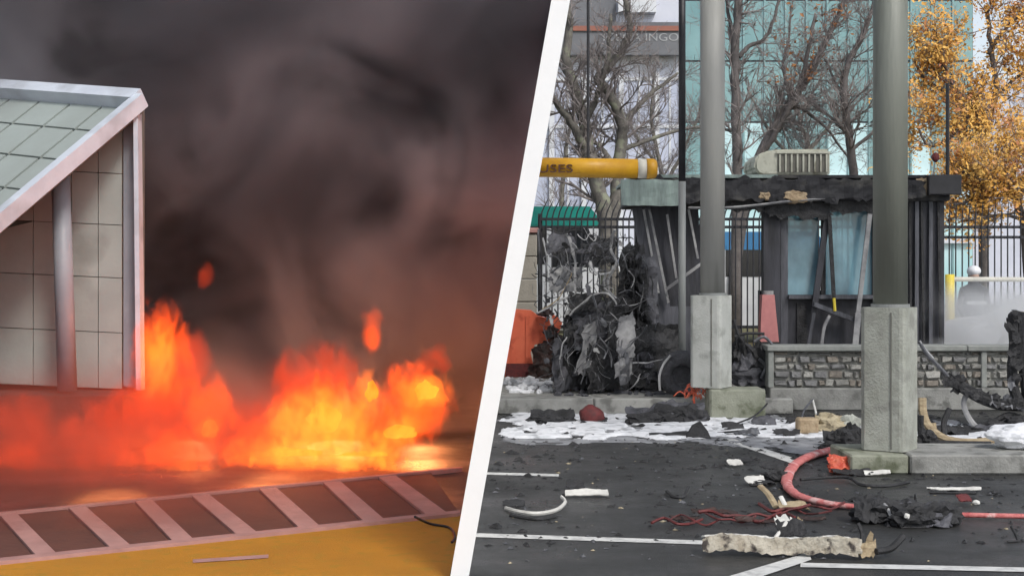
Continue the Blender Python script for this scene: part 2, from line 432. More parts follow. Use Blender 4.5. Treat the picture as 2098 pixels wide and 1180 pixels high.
def fire_mat(name, col, strength, dens, edge=0.9, nscale=3.0):
    """burning gas: glows where turbulent fuel is, fades out towards the skin of the tongue"""
    m = bpy.data.materials.new(name); m.use_nodes = True
    N, L = m.node_tree.nodes, m.node_tree.links
    N.remove(N['Principled BSDF'])
    pv = N.new('ShaderNodeVolumePrincipled')
    pv.inputs['Color'].default_value = (0.25,0.08,0.04,1)
    pv.inputs['Emission Color'].default_value = (*col, 1)
    tc = N.new('ShaderNodeTexCoord')
    ln = N.new('ShaderNodeVectorMath'); ln.operation = 'LENGTH'
    L.new(tc.outputs['Object'], ln.inputs[0])
    g = N.new('ShaderNodeNewGeometry')
    mp = N.new('ShaderNodeMapping'); mp.inputs['Scale'].default_value = (1, 1, 0.6)
    L.new(g.outputs['Position'], mp.inputs['Vector'])
    nz = N.new('ShaderNodeTexNoise'); nz.inputs['Scale'].default_value = nscale; nz.inputs['Detail'].default_value = 3.5; nz.inputs['Distortion'].default_value = 1.2
    L.new(mp.outputs[0], nz.inputs['Vector'])
    # fuel = edge - r + (noise-0.5)*1.6
    a = N.new('ShaderNodeMath'); a.operation = 'SUBTRACT'; a.inputs[0].default_value = edge; L.new(ln.outputs['Value'], a.inputs[1])
    b = N.new('ShaderNodeMath'); b.operation = 'MULTIPLY_ADD'; L.new(nz.outputs['Fac'], b.inputs[0]); b.inputs[1].default_value = 2.3; b.inputs[2].default_value = -1.15
    c = N.new('ShaderNodeMath'); c.operation = 'ADD'; L.new(a.outputs[0], c.inputs[0]); L.new(b.outputs[0], c.inputs[1])
    mr = N.new('ShaderNodeMapRange'); mr.interpolation_type = 'SMOOTHSTEP'; mr.inputs['From Min'].default_value = 0.0; mr.inputs['From Max'].default_value = 0.45
    L.new(c.outputs[0], mr.inputs['Value'])
    # never reaches the skin of the domain
    sk = N.new('ShaderNodeMapRange'); sk.interpolation_type = 'SMOOTHSTEP'; sk.inputs['From Min'].default_value = 1.0; sk.inputs['From Max'].default_value = 0.7
    L.new(ln.outputs['Value'], sk.inputs['Value'])
    k = N.new('ShaderNodeMath'); k.operation = 'MULTIPLY'; L.new(mr.outputs[0], k.inputs[0]); L.new(sk.outputs[0], k.inputs[1])
    e = N.new('ShaderNodeMath'); e.operation = 'MULTIPLY'; L.new(k.outputs[0], e.inputs[0]); e.inputs[1].default_value = strength
    d = N.new('ShaderNodeMath'); d.operation = 'MULTIPLY'; L.new(k.outputs[0], d.inputs[0]); d.inputs[1].default_value = dens
    L.new(e.outputs[0], pv.inputs['Emission Strength']); L.new(d.outputs[0], pv.inputs['Density'])
    L.new(pv.outputs[0], N['Material Output'].inputs['Volume'])
    m.cycles.volume_step_rate = 1.0
    M[name] = m

def flame_core_mat(name, c1, c2, s):
    m = bpy.data.materials.new(name); m.use_nodes = True
    N, L = m.node_tree.nodes, m.node_tree.links
    N.remove(N['Principled BSDF'])
    em = N.new('ShaderNodeEmission'); em.inputs['Strength'].default_value = s
    g = N.new('ShaderNodeNewGeometry')
    nz = N.new('ShaderNodeTexNoise'); nz.inputs['Scale'].default_value = 6; nz.inputs['Detail'].default_value = 5; nz.inputs['Distortion'].default_value = 1.5
    L.new(g.outputs['Position'], nz.inputs['Vector'])
    rp = N.new('ShaderNodeValToRGB'); rp.color_ramp.elements[0].position = 0.38; rp.color_ramp.elements[0].color = (*c1,1)
    rp.color_ramp.elements[1].position = 0.66; rp.color_ramp.elements[1].color = (*c2,1)
    L.new(nz.outputs['Fac'], rp.inputs['Fac']); L.new(rp.outputs[0], em.inputs['Color'])
    L.new(em.outputs[0], N['Material Output'].inputs['Surface'])
    M[name] = m

# ------------------------------------------------------------------ large structure: ground
MB().add([(-400,-50,0),(400,-50,0),(400,900,0),(-400,900,0)], [(0,1,2,3)]).build('road', 'asphalt', kind='structure')

def divx(Y, Z):
    """centre plane of the added white divider slab"""
    py = HY - (Z - EYE) * F / Y
    return (941.5 + (1180 - py)*0.17585 - HX)/F*Y

# white dividing band between the two views, added here as a leaning slab
WY0, WY1 = 8.3, 22.0
def slab_top(Y): return EYE + 552/F*Y + 0.35
wt = 0.053
wv = []
for Y in (WY0, WY1):
    for Z in (0.0, slab_top(Y)):
        for s in (-1, 1):
            wv.append((divx(Y, Z) + s*wt, Y, Z))
w = MB().add(wv, [(0,1,3,2),(4,6,7,5),(0,2,6,4),(1,5,7,3),(2,3,7,6),(0,4,5,1)])
tag(w.build('divider_slab', 'divider_white', origin=(divx(WY0,0), WY0, 0)), 'tall smooth white leaning wall between the fire and the checkpoint', 'wall')

def paint(name, pts, z=0.004, m='line_paint', **kw):
    pts = [(p.x, p.y, z) for p in pts]
    return MB().add(pts, [tuple(range(len(pts)))]).build(name, m, kind='structure', **kw)

def line(px0, py0, px1, py1, wpx0, wpx1=None, z=0.004):
    wpx1 = wpx1 or wpx0
    d = Vector((px1-px0, py1-py0)).normalized(); n = Vector((-d.y, d.x))
    a = [G(px0+n.x*wpx0/2, py0+n.y*wpx0/2), G(px1+n.x*wpx1/2, py1+n.y*wpx1/2), G(px1-n.x*wpx1/2, py1-n.y*wpx1/2), G(px0-n.x*wpx0/2, py0-n.y*wpx0/2)]
    paint('lane_marking', a, z)
line(955, 1096, 1760, 1122, 8, 8)
line(1640, 1158, 2300, 1172, 9, 9, 0.005)
line(1440, 1210, 1660, 1140, 24, 16, 0.006)
line(985, 970, 1145, 974, 5)
line(1470, 893, 1630, 946, 9, 12)

# foam left by the fire crews on the road (ragged sheet with real thickness)
def blob_sheet(name, poly, m, h, seed, label, cat, nx=260, ny=60, rag=0.4):
    """thin uneven sheet filling a ground polygon given in road coordinates"""
    xs = [p.x for p in poly]; ys = [p.y for p in poly]
    x0, x1, y0, y1 = min(xs)-.3, max(xs)+.3, min(ys)-.3, max(ys)+.3
    def inside(x, y):
        c = False
        for i in range(len(poly)):
            a, b = poly[i], poly[i-1]
            if (a.y > y) != (b.y > y) and x < (b.x-a.x)*(y-a.y)/(b.y-a.y)+a.x: c = not c
        return c
    off = Vector((seed*3.3, seed*1.7, 0))
    idx, vs, fs = {}, [], []
    def V(i, j):
        if (i, j) not in idx:
            x, y = x0+(x1-x0)*i/nx, y0+(y1-y0)*j/ny
            idx[i, j] = len(vs)
            vs.append([x, y, 0])
        return idx[i, j]
    for i in range(nx):
        for j in range(ny):
            x, y = x0+(x1-x0)*(i+.5)/nx, y0+(y1-y0)*(j+.5)/ny
            q = Vector((x*2.2, y*2.2, 0)) + off
            if inside(x + noise.noise(q)*rag, y + noise.noise(q+Vector((5,5,0)))*rag) and noise.noise(Vector((x*4, y*3, seed)))+.6*noise.noise(Vector((x*11, y*7, seed))) > -0.34:
                fs.append((V(i,j), V(i+1,j), V(i+1,j+1), V(i,j+1)))
    ec = {}
    for f in fs:
        for k in range(4):
            e = tuple(sorted((f[k], f[(k+1)%4]))); ec[e] = ec.get(e, 0)+1
    border = {v for e, c in ec.items() if c == 1 for v in e}
    for k, v in enumerate(vs):
        v[2] = (0.002 if h < .005 else 0.006) if k in border else h*(0.6+0.5*noise.noise(Vector((v[0]*5, v[1]*5, 1.0))))+(0.0025 if h < .005 else .007)
    o = MB().add(vs, fs).build(name, m, smooth=True)
    o['kind'] = 'stuff'; o['label'] = label; o['category'] = cat
    return o
blob_sheet('foam', [Vector((divx(18.0,0)+.3,18.0,0)), G(1440,848), G(1700,872), G(1990,872), G(2150,880), G(2150,905), G(1960,912), G(1760,896), G(1650,900), G(1300,898), Vector((divx(15.2,0)+.3,15.2,0))], 'foam', 0.03, 3, 'white foam lying along the kerb in front of the booth', 'foam')
blob_sheet('slush', [Vector((divx(17.9,0)+.35,17.9,0)), G(1440,846), G(1990,866), G(2150,872), G(2150,915), G(1960,920), G(1760,905), G(1500,914), G(1250,906), Vector((divx(14.9,0)+.35,14.9,0))], 'thin_foam', 0.001, 8, 'dirty grey slush round the edges of the white foam', 'slush', rag=.5)
blob_sheet('wet_foam', [G(1440,892), G(1760,896), G(1760,935), G(1640,930), G(1540,915)], 'thin_foam', 0.008, 5, 'thin grey watery foam spread beside the front pier', 'foam', rag=0.2)

# kerbed islands
def island(name, poly, h, m, top_over=None):
    b = MB().prism([Vector((p.x, p.y, 0.0)) for p in poly], (0,0,h))
    return b.build(name, m, kind='structure')
IS = 0.185
ka, kb = G(880, 847), G(1470, 849)
island('booth_island', [Vector((divx(18.3,0)+.06, 18.05, 0)), Vector((3.0, 17.95, 0)), Vector((3.1, 18.5, 0)), Vector((14, 18.6, 0)), Vector((14, 24.5, 0)), Vector((divx(18.3,0)+.06, 24.5, 0))], IS, 'kerb')
# kerb stones: separate lengths with open joints along the front of the island
kx = divx(18.1,0)+0.08
seg = 0
kr = thing('kerb', 'pale concrete kerb along the front of the booth island', 'kerb', (kx, 17.95, 0))
while kx < 2.4:
    L_ = 1.22
    b = MB().cbox(kx, kx+L_-0.012, 17.88 + seg*0.004, 18.046, 0, IS+0.008, 0.015)
    b.build('kerb_stone', 'kerb', kr)
    kx += L_; seg += 1

# ------------------------------------------------------------------ FIRE SIDE
# yellow deck in the foreground
ed = [G(-330,1195), G(940,1060)]
yx = [Vector((divx(8.0,0)-.07, 7.6, 0)), Vector((-9, 7.6, 0))]
def on_edge(px, py): return G(px, py)
lowL, lowR = G(-700, 1232), G(948, 1058)
deck = [Vector((divx(lowR.y,0)-.056, lowR.y, 0.012)), Vector((lowL.x, lowL.y, 0.012)), Vector((lowL.x, 6.0, 0.012)), Vector((divx(6.0,0)-0.056, 6.0, 0.012))]
MB().add(deck, [tuple(range(len(deck)))]).build('yellow_deck', 'yellow_deck', kind='structure')

def strip(a0, a1, b0, b1, z0, z1):
    """flat plate between the ground segments a0-a1 and b0-b1"""
    return MB().prism([Vector((p.x, p.y, z0)) for p in (a0, a1, b1, b0)], (0, 0, z1-z0))
# barrier of pale bars over brown panels: two long rails, slanting bars, brown infill panels
br = thing('hatched_barrier', 'low barrier of slanting pale bars over brown panels in front of fire', 'barrier', G(500, 1100))
def lowp(t): return G(-700+(945+700)*t, 1236+(1060-1236)*t)      # along lower rail
def topp(t): return G(-700+(951+700)*t, 1128+(963-1128)*t)       # along upper rail
def rail_t(px, low=True): return (px+700)/(945+700 if low else 951+700)
def off_y(p, d): return Vector((p.x, p.y+d, p.z))
strip(lowp(0), lowp(0.998), off_y(lowp(0), 0.13), off_y(lowp(0.998), 0.13), 0, 0.035).build('lower_rail', 'pale_bar', br)
strip(topp(0), topp(0.998), off_y(topp(0), -0.09), off_y(topp(0.998), -0.09), 0, 0.035).build('upper_rail', 'pale_bar', br)
bars = [(-560,-470),(-420,-330),(-270,-190),(-110,-50),(25,80),(165,235),(300,365),(415,498),(552,628),(682,762),(795,892),(905,1010)]
prev = None
for k, (tx, bx) in enumerate(bars):
    wb, wtop = 42, 34
    t0, t1 = rail_t(tx-wtop/2, False), rail_t(tx+wtop/2, False)
    l0, l1 = rail_t(bx-wb/2), rail_t(bx+wb/2)
    if k < len(bars)-1:
        if l1 > 0.998: l1 = 0.998
        strip(off_y(lowp(l0), .132), off_y(lowp(l1), .132), off_y(topp(t0), -.092), off_y(topp(t1), -.092), 0, 0.03).build('bar', 'pale_bar', br)
    l0c = min(l0, 0.998)
    if prev:
        pt, pl = prev
        strip(off_y(lowp(pl+.002), .134), off_y(lowp(l0c-.002), .134), off_y(topp(pt+.002), -.094), off_y(topp(t0-.002), -.094), 0, 0.018).build('panel', 'brown_panel', br)
    prev = (t1, l1)
# thin pale stroke and cable on the yellow deck
def deck_line(px0, py0, px1, py1, wpx):
    a = [G(px0,py0,0.016), G(px1,py1,0.016), G(px1,py1-wpx,0.016), G(px0,py0-wpx,0.016)]
    MB().add(a, [(0,1,2,3)]).build('deck_marking', 'pale_bar', kind='structure')
deck_line(395, 1152, 550, 1142, 7)
c = spline([G(850,1058,0.11), G(880,1072,0.03), G(920,1080,0.02), G(932,1098,0.02), G(926,1110,0.02)], 6)
tag(MB().tube(c, 0.009, 6).build('cable', 'black_metal', origin=c[2]), 'thin dark cable dangling onto the yellow deck beside white wall', 'cable')

# panelled building on the left: sloped roof, white rake beam, panelled wall, round column
bd = thing('panelled_building', 'pale panelled building with sloping roof, white edge beams and round grey column', 'building', P(290, 797, 14.5) * 1.0)
bd.location.z = 0
C0 = P(287, 212, 14.5)                        # top right corner
RK = P(-260, 672, 12.2)                       # rake end, low, left, nearer
RG = P(-300, 168, 17.0)                       # ridge end, left, farther
def lerp(a, b, t): return a + (b-a)*t
# roof plane: spans C0-RG (ridge) and C0-RK (rake)
ru, rv = RG - C0, RK - C0
rn = ru.cross(rv).normalized()
if rn.z < 0: rn = -rn
MB().prism([C0 - rn*0.05, C0+ru-rn*0.05, C0+ru+rv-rn*0.05, C0+rv-rn*0.05], -rn*0.05).build('roof_deck', 'joint_dark', bd)
roofp = bpy.data.objects.new('roof', None); COL.objects.link(roofp); roofp.parent = bd
NU, NV = 10, 7
for i in range(NU):
    for j in range(NV):
        g = 0.008
        a, b = i/NU, (i+1)/NU; c_, d_ = j/NV, (j+1)/NV
        q = [C0 + ru*(a+g/2) + rv*(c_+g/2), C0 + ru*(b-g/2) + rv*(c_+g/2), C0 + ru*(b-g/2) + rv*(d_-g/2), C0 + ru*(a+g/2) + rv*(d_-g/2)]
        MB().prism([p - rn*0.045 for p in q], rn*0.03).build('roof_panel', 'roof_panel', roofp)
# beams
MB().bar(C0 + rn*0.02, RG + rn*0.02, 0.16, 0.2, up=rn).build('ridge_beam', 'white_frame', bd)
MB().bar(C0 + Vector((0.02,-.03,0.03)), RK + Vector((0,-.03,0.0)), 0.1, 0.15, up=rn).build('rake_beam', 'white_frame', bd)
# wall below the rake, a little behind it
wallY = 14.62
wb0, wb1 = P(292, 797, 14.6), P(-260, 775, 14.6)
wtop = lambda px: None
def rake_pt(px):
    # point on the wall plane under the rake for photo column px
    t = (px-287)/(-260-287)
    return 212 + (672-212)*t
cols = [-260,-170,-82,-8,70,148,203,252]
rows = [160, 250, 350, 455, 563, 675, 790]
wallp = bpy.data.objects.new('wall', None); COL.objects.link(wallp); wallp.parent = bd
back = [P(-260, rake_pt(-260)+30, 14.66), P(290, 222, 14.66), P(290, 800, 14.66), P(-260, 775, 14.66)]
MB().prism(back, (0, 0.12, 0)).build('wall_backing', 'joint_dark', wallp)
for i in range(len(cols)-1):
    for j in range(len(rows)-1):
        x0, x1 = cols[i]+.8, cols[i+1]-.8
        sl = lambda x: (x-100)*0.045
        def yy(x, r): return r + sl(x)
        y0a, y0b = yy(x0, rows[j])+.8, yy(x1, rows[j])+.8
        y1a, y1b = yy(x0, rows[j+1])-.8, yy(x1, rows[j+1])-.8
        ra, rb = rake_pt(x0)+14, rake_pt(x1)+14
        if y1a <= ra and y1b <= rb: continue
        pts = []
        if y0a >= ra and y0b >= rb: pts = [(x0,y0a),(x1,y0b),(x1,y1b),(x0,y1a)]
        else:
            ta, tb = max(y0a, min(ra, y1a)), max(y0b, min(rb, y1b))
            pts = [(x0,ta),(x1,tb),(x1,y1b)] + ([(x0,y1a)] if y1a-ta > 1 else [])
        q = [P(x, y, 14.64) for x, y in pts]
        MB().prism(q, (0, -0.03, 0)).build('wall_panel', 'wall_panel', wallp)
MB().prism([P(254,240,14.6), P(288,212,14.6), P(288,797,14.6), P(254,790,14.6)], (0,-0.02,0)).build('grey_strip', 'grey_trim', bd)
MB().prism([P(281,205,14.58), P(290,196,14.58), P(297,797,14.58), P(287,797,14.58)], (0,-0.16,0)).build('corner_post', 'white_frame', bd)
ct, cb = P(124, 362, 14.2), P(138, 800, 14.2)
MB().tube([ct, cb], [0.088, 0.093], 24).build('column', 'grey_column', bd, smooth=True)
MB().box(wb1.x-.5, P(286,797,14.6).x, 13.95, 15.6, 0, 0.565).build('plinth', 'scorched_brick', bd)

# ------------------------------------------------------------------ smoke and fire
sm = thing('smoke', 'thick dark grey smoke billowing up behind the flames', 'smoke', (-4, 18, 0), kind='stuff')
bm = bmesh.new()
bmesh.ops.create_icosphere(bm, subdivisions=6, radius=1.0)
for v in bm.verts:
    d = v.co.copy()
    n = 0.0; a_ = 0.16
    q = d*2.2 + Vector((3,1,7))
    for o_ in range(4):
        n += (0.5-abs(noise.noise(q)))*a_; q = q*2.1; a_ *= 0.5
    p = d*(1+n)
    p = Vector((-4.6 + p.x*6.6, 19.9 + p.y*1.9, 3.2 + p.z*4.4))
    p.y = min(p.y, 21.9)
    p.z = max(p.z, 0.01)
    p.x = min(p.x, divx(min(p.y,21.9), p.z) - 0.06)
    v.co = p
MB().bm(bm).build('smoke_billow', 'soot_core', sm, smooth=True)
smoke_mat('smoke_volume', (0.5,0.47,0.5), 2.4, 0.6, 0.40, 0.64, zfade=((1, 14.9, 16.2),), dark=(0.2,0.195,0.215))
sv = []
for Y in (14.9, 20.0):
    for Z in (0.02, 6.6):
        sv += [(-9.5, Y, Z), (divx(Y, Z)-0.058, Y, Z)]
MB().add(sv, [(0,1,3,2),(4,6,7,5),(0,2,6,4),(1,5,7,3),(2,3,7,6),(0,4,5,1)]).build('smoke_cloud', 'smoke_volume', sm)
# thin smoke creeping low over the barrier, flame glow put into its red colour
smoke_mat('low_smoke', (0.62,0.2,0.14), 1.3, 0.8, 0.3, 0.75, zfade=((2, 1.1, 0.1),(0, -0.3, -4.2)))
lv = []
for Y in (9.6, 14.2):
    for Z in (0.05, 1.3):
        lv += [(-7.5, Y, Z), (divx(Y, Z)-0.058, Y, Z)]
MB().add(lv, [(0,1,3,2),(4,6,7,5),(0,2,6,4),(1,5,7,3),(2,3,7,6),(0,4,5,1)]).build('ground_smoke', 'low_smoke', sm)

fire_mat('fire_hot', (1.0,0.165,0.012), 4.8, 0.8, 0.78, 6.5)
fire_mat('fire_mid', (1.0,0.08,0.006), 3.6, 1.6, 0.78, 5.0)
fire_mat('fire_red', (1.0,0.058,0.012), 1.1, 1.6, 0.8, 3.8)
flame_core_mat('flame_core', (1.0,0.3,0.025), (1.0,0.42,0.05), 0.7)
M['flame_core'].cycles.emission_sampling = 'NONE'
ico = bmesh.new(); bmesh.ops.create_icosphere(ico, subdivisions=3, radius=1.0)
ICO = MB().bm(ico)
def gas(parent, m, px, py, rx, ry, Y, ryd=None, tilt=0.0):
    c = P(px, py, Y)
    me = bpy.data.meshes.new('flame_gas')
    me.from_pydata([tuple(v) for v in ICO.v], [], ICO.f)
    me.materials.append(M[m])
    o = bpy.data.objects.new('flame_gas', me); COL.objects.link(o)
    o.parent = parent
    o.location = c - parent.location
    o.scale = (rx/F*Y, ryd or min(rx, ry)/F*Y*1.2, ry/F*Y)
    o.rotation_euler = (0, tilt, 0)
    return o
def core(parent, pts, Y, seed, depth=0.5):
    """tongue of flame: a lumpy lens drawn through pixel ellipses (px,py,rx,ry)"""
    for k, (px, py, rx, ry) in enumerate(pts):
        b = MB()
        bm = bmesh.new(); bmesh.ops.create_icosphere(bm, subdivisions=4, radius=1.0)
        off = Vector((seed*3.7+k, seed*1.3, k*2.9))
        c = P(px, py, Y)
        for v in bm.verts:
            q = v.co.copy()
            n = noise.fractal(q*1.3+off, 1.1, 2.1, 3)
            q = q*(0.85+0.4*n)
            if q.z > 0: q.z *= 1.0 + 0.6*abs(noise.noise(Vector((q.x*4, q.y*2, seed+k))))
            v.co = c + Vector((q.x*rx/F*Y, q.y*min(rx,ry)/F*Y*depth, q.z*ry/F*Y))
            v.co.z = max(v.co.z, 0.03)
        b.bm(bm).build('flame_core', 'flame_core', parent, smooth=True)
def flame(label, base, gases, cores, Y, seed):
    t = thing('flame', label, 'fire', G(*base), group='flames of the burning wreck')
    for g in gases: gas(t, *g)
    if cores: core(t, [(a, b, c*.8, d*.8) for a, b, c, d in cores], Y+.4, seed)
    return t
flame('broad bright flame in the middle with glowing yellow heart', (680,985),
      [('fire_mid',690,875,190,120,13.7), ('fire_hot',660,880,150,105,13.4), ('fire_hot',570,930,150,55,13.2), ('fire_red',650,800,130,130,14.0), ('fire_mid',600,850,70,80,13.8), ('fire_mid',655,820,50,80,13.8), ('fire_hot',660,950,240,52,13.0), ('fire_hot',740,940,130,46,12.95), ('fire_mid',520,920,130,90,13.5), ('fire_red',500,890,120,100,13.9)],
      [(665,860,48,36),(590,932,95,15),(690,955,130,16),(745,940,60,22)], 13.3, 1)
flame('curling bright flame at the right end of fire', (800,985),
      [('fire_mid',850,830,100,110,13.6), ('fire_hot',815,890,90,45,13.3,None,-0.3), ('fire_hot',870,800,70,55,13.5), ('fire_red',890,740,50,50,13.8), ('fire_red',770,900,130,100,13.9)],
      [(820,885,48,20),(872,802,30,24)], 13.3, 2)
flame('small upright flame rising above the right end of fire', (760,985),
      [('fire_mid',760,675,34,60,13.8), ('fire_mid',762,690,22,34,13.8), ('fire_hot',760,800,45,60,13.6)],
      [(762,803,17,26)], 13.5, 3)
flame('tall orange flame beside the corner post of panelled building', (345,985),
      [('fire_mid',330,750,80,170,14.0), ('fire_hot',325,740,50,110,13.9), ('fire_red',370,780,80,140,14.1), ('fire_mid',420,850,80,110,13.6), ('fire_red',300,860,120,120,13.8), ('fire_hot',428,880,38,38,13.5)],
      [(430,880,22,24)], 13.5, 4)
flame('low yellow flame spreading over ground left of centre', (390,990),
      [('fire_hot',380,968,90,34,12.9), ('fire_mid',350,940,170,90,13.2), ('fire_red',260,900,180,130,13.5)],
      [(385,970,62,14)], 12.9, 5)
flame('dull red flame under the panelled building at the left edge', (60,1000),
      [('fire_red',190,900,110,90,13.4), ('fire_red',30,890,130,110,13.2), ('fire_red',120,930,160,90,13.0), ('fire_mid',40,930,70,40,13.1), ('fire_red',-80,940,160,120,13.2)], None, 13, 6)
flame('faint small flame high in the smoke above the tall one', (418,985),
      [('fire_red',418,565,26,36,14.2)], None, 14, 7)
# light thrown by the flames themselves
for px, py, Y, e, r_ in ((690,880,15.2,75,0.35), (380,860,15.2,55,0.3), (860,850,14.9,36,0.25), (560,900,12.8,18,0.35), (230,960,11.8,16,0.35)):
    ld = bpy.data.lights.new('flame_light', 'POINT'); ld.energy = e; ld.color = (1.0, 0.3, 0.09); ld.shadow_soft_size = r_
    lo = bpy.data.objects.new('flame_light', ld); COL.objects.link(lo); lo.location = P(px, py, Y)

# ------------------------------------------------------------------ CHECKPOINT SIDE: far buildings
YB = 60.0
fb = thing('grey_building', 'pale blue-grey building with white pilasters and dark lettered sign band', 'building', P(1250, 600, YB)); fb.location.z = 0
x0b, x1b = P(1000,0,YB).x, P(1402,0,YB).x
MB().box(x0b, x1b, YB, YB+14, 0, 16).build('wall', 'concrete_far', fb)
def fpx(px): return (px-HX)/F*YB
def fpz(py): return EYE+(HY-py)/F*YB
for px in (1130, 1196, 1272, 1345, 1398):
    MB().box(fpx(px)-.1, fpx(px)+.1, YB-.22, YB-.002, 0, fpz(150)).build('pilaster', 'far_white', fb)
for a, b in ((1055,1124),(1138,1190),(1202,1266),(1279,1339),(1351,1393)):
    for t, bt in ((165, 250), (262, 330), (345, 425)):
        wdw = MB().box(fpx(a), fpx(b), YB-.05, YB-.003, fpz(bt), fpz(t)).build('window', 'far_window', fb)
        MB().box(fpx(a)-.03, fpx(b)+.03, YB-.12, YB-.053, fpz(t)-.02, fpz(t)+.1).build('frame', 'far_white', wdw)
        MB().box(fpx((a+b)/2)-.04, fpx((a+b)/2)+.04, YB-.1, YB-.053, fpz(bt), fpz(t)-.02).build('mullion', 'far_white', wdw)
sg = MB().box(x0b, fpx(1399), YB-.7, YB-.24, fpz(118), fpz(52)).build('sign_band', 'far_dark', fb)
MB().box(fpx(1170), fpx(1392), YB-.78, YB-.702, fpz(70), fpz(60)).build('red_stripe', 'far_red', sg)
MB().box(fpx(1265), fpx(1342), YB-.5, YB-.01, fpz(30), fpz(0)).build('upper_window', 'far_white', fb)
MB().box(x0b, fpx(1262), YB-.06, YB-.003, fpz(48), fpz(-20)).build('upper_panel', 'far_dark', fb)
def text(s, loc, size, m, parent, name='lettering', width=None, rot=(math.pi/2,0,0), depth=0.01):
    cu = bpy.data.curves.new(name, 'FONT'); cu.body = s; cu.size = size; cu.extrude = depth; cu.align_x = 'LEFT'
    ob = bpy.data.objects.new(name, cu); COL.objects.link(ob)
    bpy.context.view_layer.update()
    dg = bpy.context.evaluated_depsgraph_get()
    me = bpy.data.meshes.new_from_object(ob.evaluated_get(dg))
    bpy.data.objects.remove(ob); bpy.data.curves.remove(cu)
    o = bpy.data.objects.new(name, me); COL.objects.link(o)
    me.materials.clear(); me.materials.append(M[m])
    o.parent = parent
    off = Vector((0,0,0)); q = parent
    while q is not None: off += Vector(q.location); q = q.parent
    o.location = Vector(loc) - off
    o.rotation_euler = rot
    if width:
        w0 = max(v.co.x for v in me.vertices) - min(v.co.x for v in me.vertices)
        o.scale = (width/w0, 1, 1)
    return o
text('ICEMA INGO', (fpx(1232), YB-.71, fpz(90)), 0.44, 'sign_grey', sg, width=(1384-1232)/F*YB)

YT = 72.0
def tpx(px): return (px-HX)/F*YT
def tpz(py): return EYE+(HY-py)/F*YT
tb = thing('glass_building', 'tall teal glass office building rising behind the bare trees', 'building', (tpx(1700), YT, 0))
MB().box(tpx(1395), tpx(1995), YT+.12, YT+16, 0, 18).build('core', 'far_dark', tb)
MB().box(tpx(1996), tpx(2500), YT+3, YT+16, 0, tpz(150)).build('side_wing', 'concrete_far', tb)
nx_, z_ = 14, [0.0, 3.2, 6.2, 9.0, 12.0, 15.0, 18.0]
for i in range(nx_):
    xa, xb = tpx(1395)+(tpx(1995)-tpx(1395))*i/nx_, tpx(1395)+(tpx(1995)-tpx(1395))*(i+1)/nx_
    for j in range(len(z_)-1):
        pale = j < 2 or (j == 2 and i in (2,3,7,8,11))
        MB().box(xa+.05, xb-.05, YT+.02, YT+.1, z_[j]+.05, z_[j+1]-.05).build('pane', 'teal_glass_pale' if pale else 'teal_glass', tb)
    MB().box(xa-.045, xa+.045, YT-.06, YT+.118, 0, 18).build('mullion', 'mullion', tb)
MB().box(tpx(1395), tpx(1995), YT-.3, YT-.065, 6.0, 6.35).build('ledge', 'far_white', tb)
MB().box(tpx(1395), tpx(1995), YT-.25, YT-.065, 3.05, 3.3).build('ledge', 'far_white', tb)

lawn = MB().add([(-60,26.6,0.004),(120,26.6,0.004),(120,58,0.004),(-60,58,0.004)], [(0,1,2,3)]).build('lawn', 'grass', kind='structure')

# ------------------------------------------------------------------ vehicles beyond the fence
def van(name, label, cat, m, c, length, h, w=1.9, car=False):
    t = thing(name, label, cat, c)
    x, y, z = c
    if car: prof = [(-.5,.22),(-.5,.5),(-.46,.62),(-.27,.68),(-.14,.97),(.16,1.0),(.33,.72),(.48,.66),(.5,.45),(.5,.22)]
    else: prof = [(-.5,.14),(-.5,.93),(-.47,1.0),(.3,1.0),(.4,.9),(.48,.55),(.5,.42),(.5,.14)]
    poly = [Vector((x+a*length, y-w/2, z+b*h)) for a, b in prof]
    bm = bmesh.new(); mb = MB().prism(poly, (0, w, 0))
    vs = [bm.verts.new(q) for q in mb.v]
    for f in mb.f: bm.faces.new([vs[i] for i in f])
    bmesh.ops.recalc_face_normals(bm, faces=bm.faces)
    bmesh.ops.bevel(bm, geom=list(bm.edges), offset=.05, segments=2, affect='EDGES')
    MB().bm(bm).build('body', 'white_car', t, smooth=False)
    if not car:
        MB().prism([Vector((x-.505*length, y-w/2-.012, z+h-.42)), Vector((x+.405*length, y-w/2-.012, z+h-.42)), Vector((x+.33*length, y-w/2-.012, z+h+.012)), Vector((x-.48*length, y-w/2-.012, z+h+.012))], (0, w+.024, 0)).build('roof_band', m, t)
    if car: wins = [[(-.21,.7),(-.12,.93),(.0,.95),(.0,.71)], [(.02,.71),(.02,.95),(.15,.95),(.27,.73)]]
    else: wins = [[(.15,.58),(.15,.9),(.31,.9),(.4,.58)], [(-.1,.6),(-.1,.88),(.12,.88),(.12,.6)]]
    for wq in wins:
        MB().prism([Vector((x+a*length, y-w/2-.004, z+b*h)) for a, b in wq], (0,-.008,0)).build('window', 'car_glass', t)
    for a in (-.31, .31):
        wh = MB().tube([(x+a*length, y-w/2-.02, z+.33), (x+a*length, y-w/2+.2, z+.33)], .33, 20).build('wheel', 'rubber', t)
        MB().tube([(x+a*length, y-w/2-.032, z+.33), (x+a*length, y-w/2-.021, z+.33)], .2, 14).build('rim', 'grey_metal', wh)
    MB().prism([Vector((x+.492*length, y-w/2+.05, z+.5*h)), Vector((x+.505*length, y-w/2+.05, z+.5*h)), Vector((x+.5*length, y-w/2+.05, z+.56*h)), Vector((x+.48*length, y-w/2+.05, z+.56*h))], (0,.25,0)).build('headlight', 'white_car', t)
    return t
a = P(1120, 428, 33)
van('box_van', 'white van with teal top parked behind the fence at the left', 'van', 'teal_van', (a.x-0.6, 33, 0), 4.6, a.z)
a = P(1500, 478, 36)
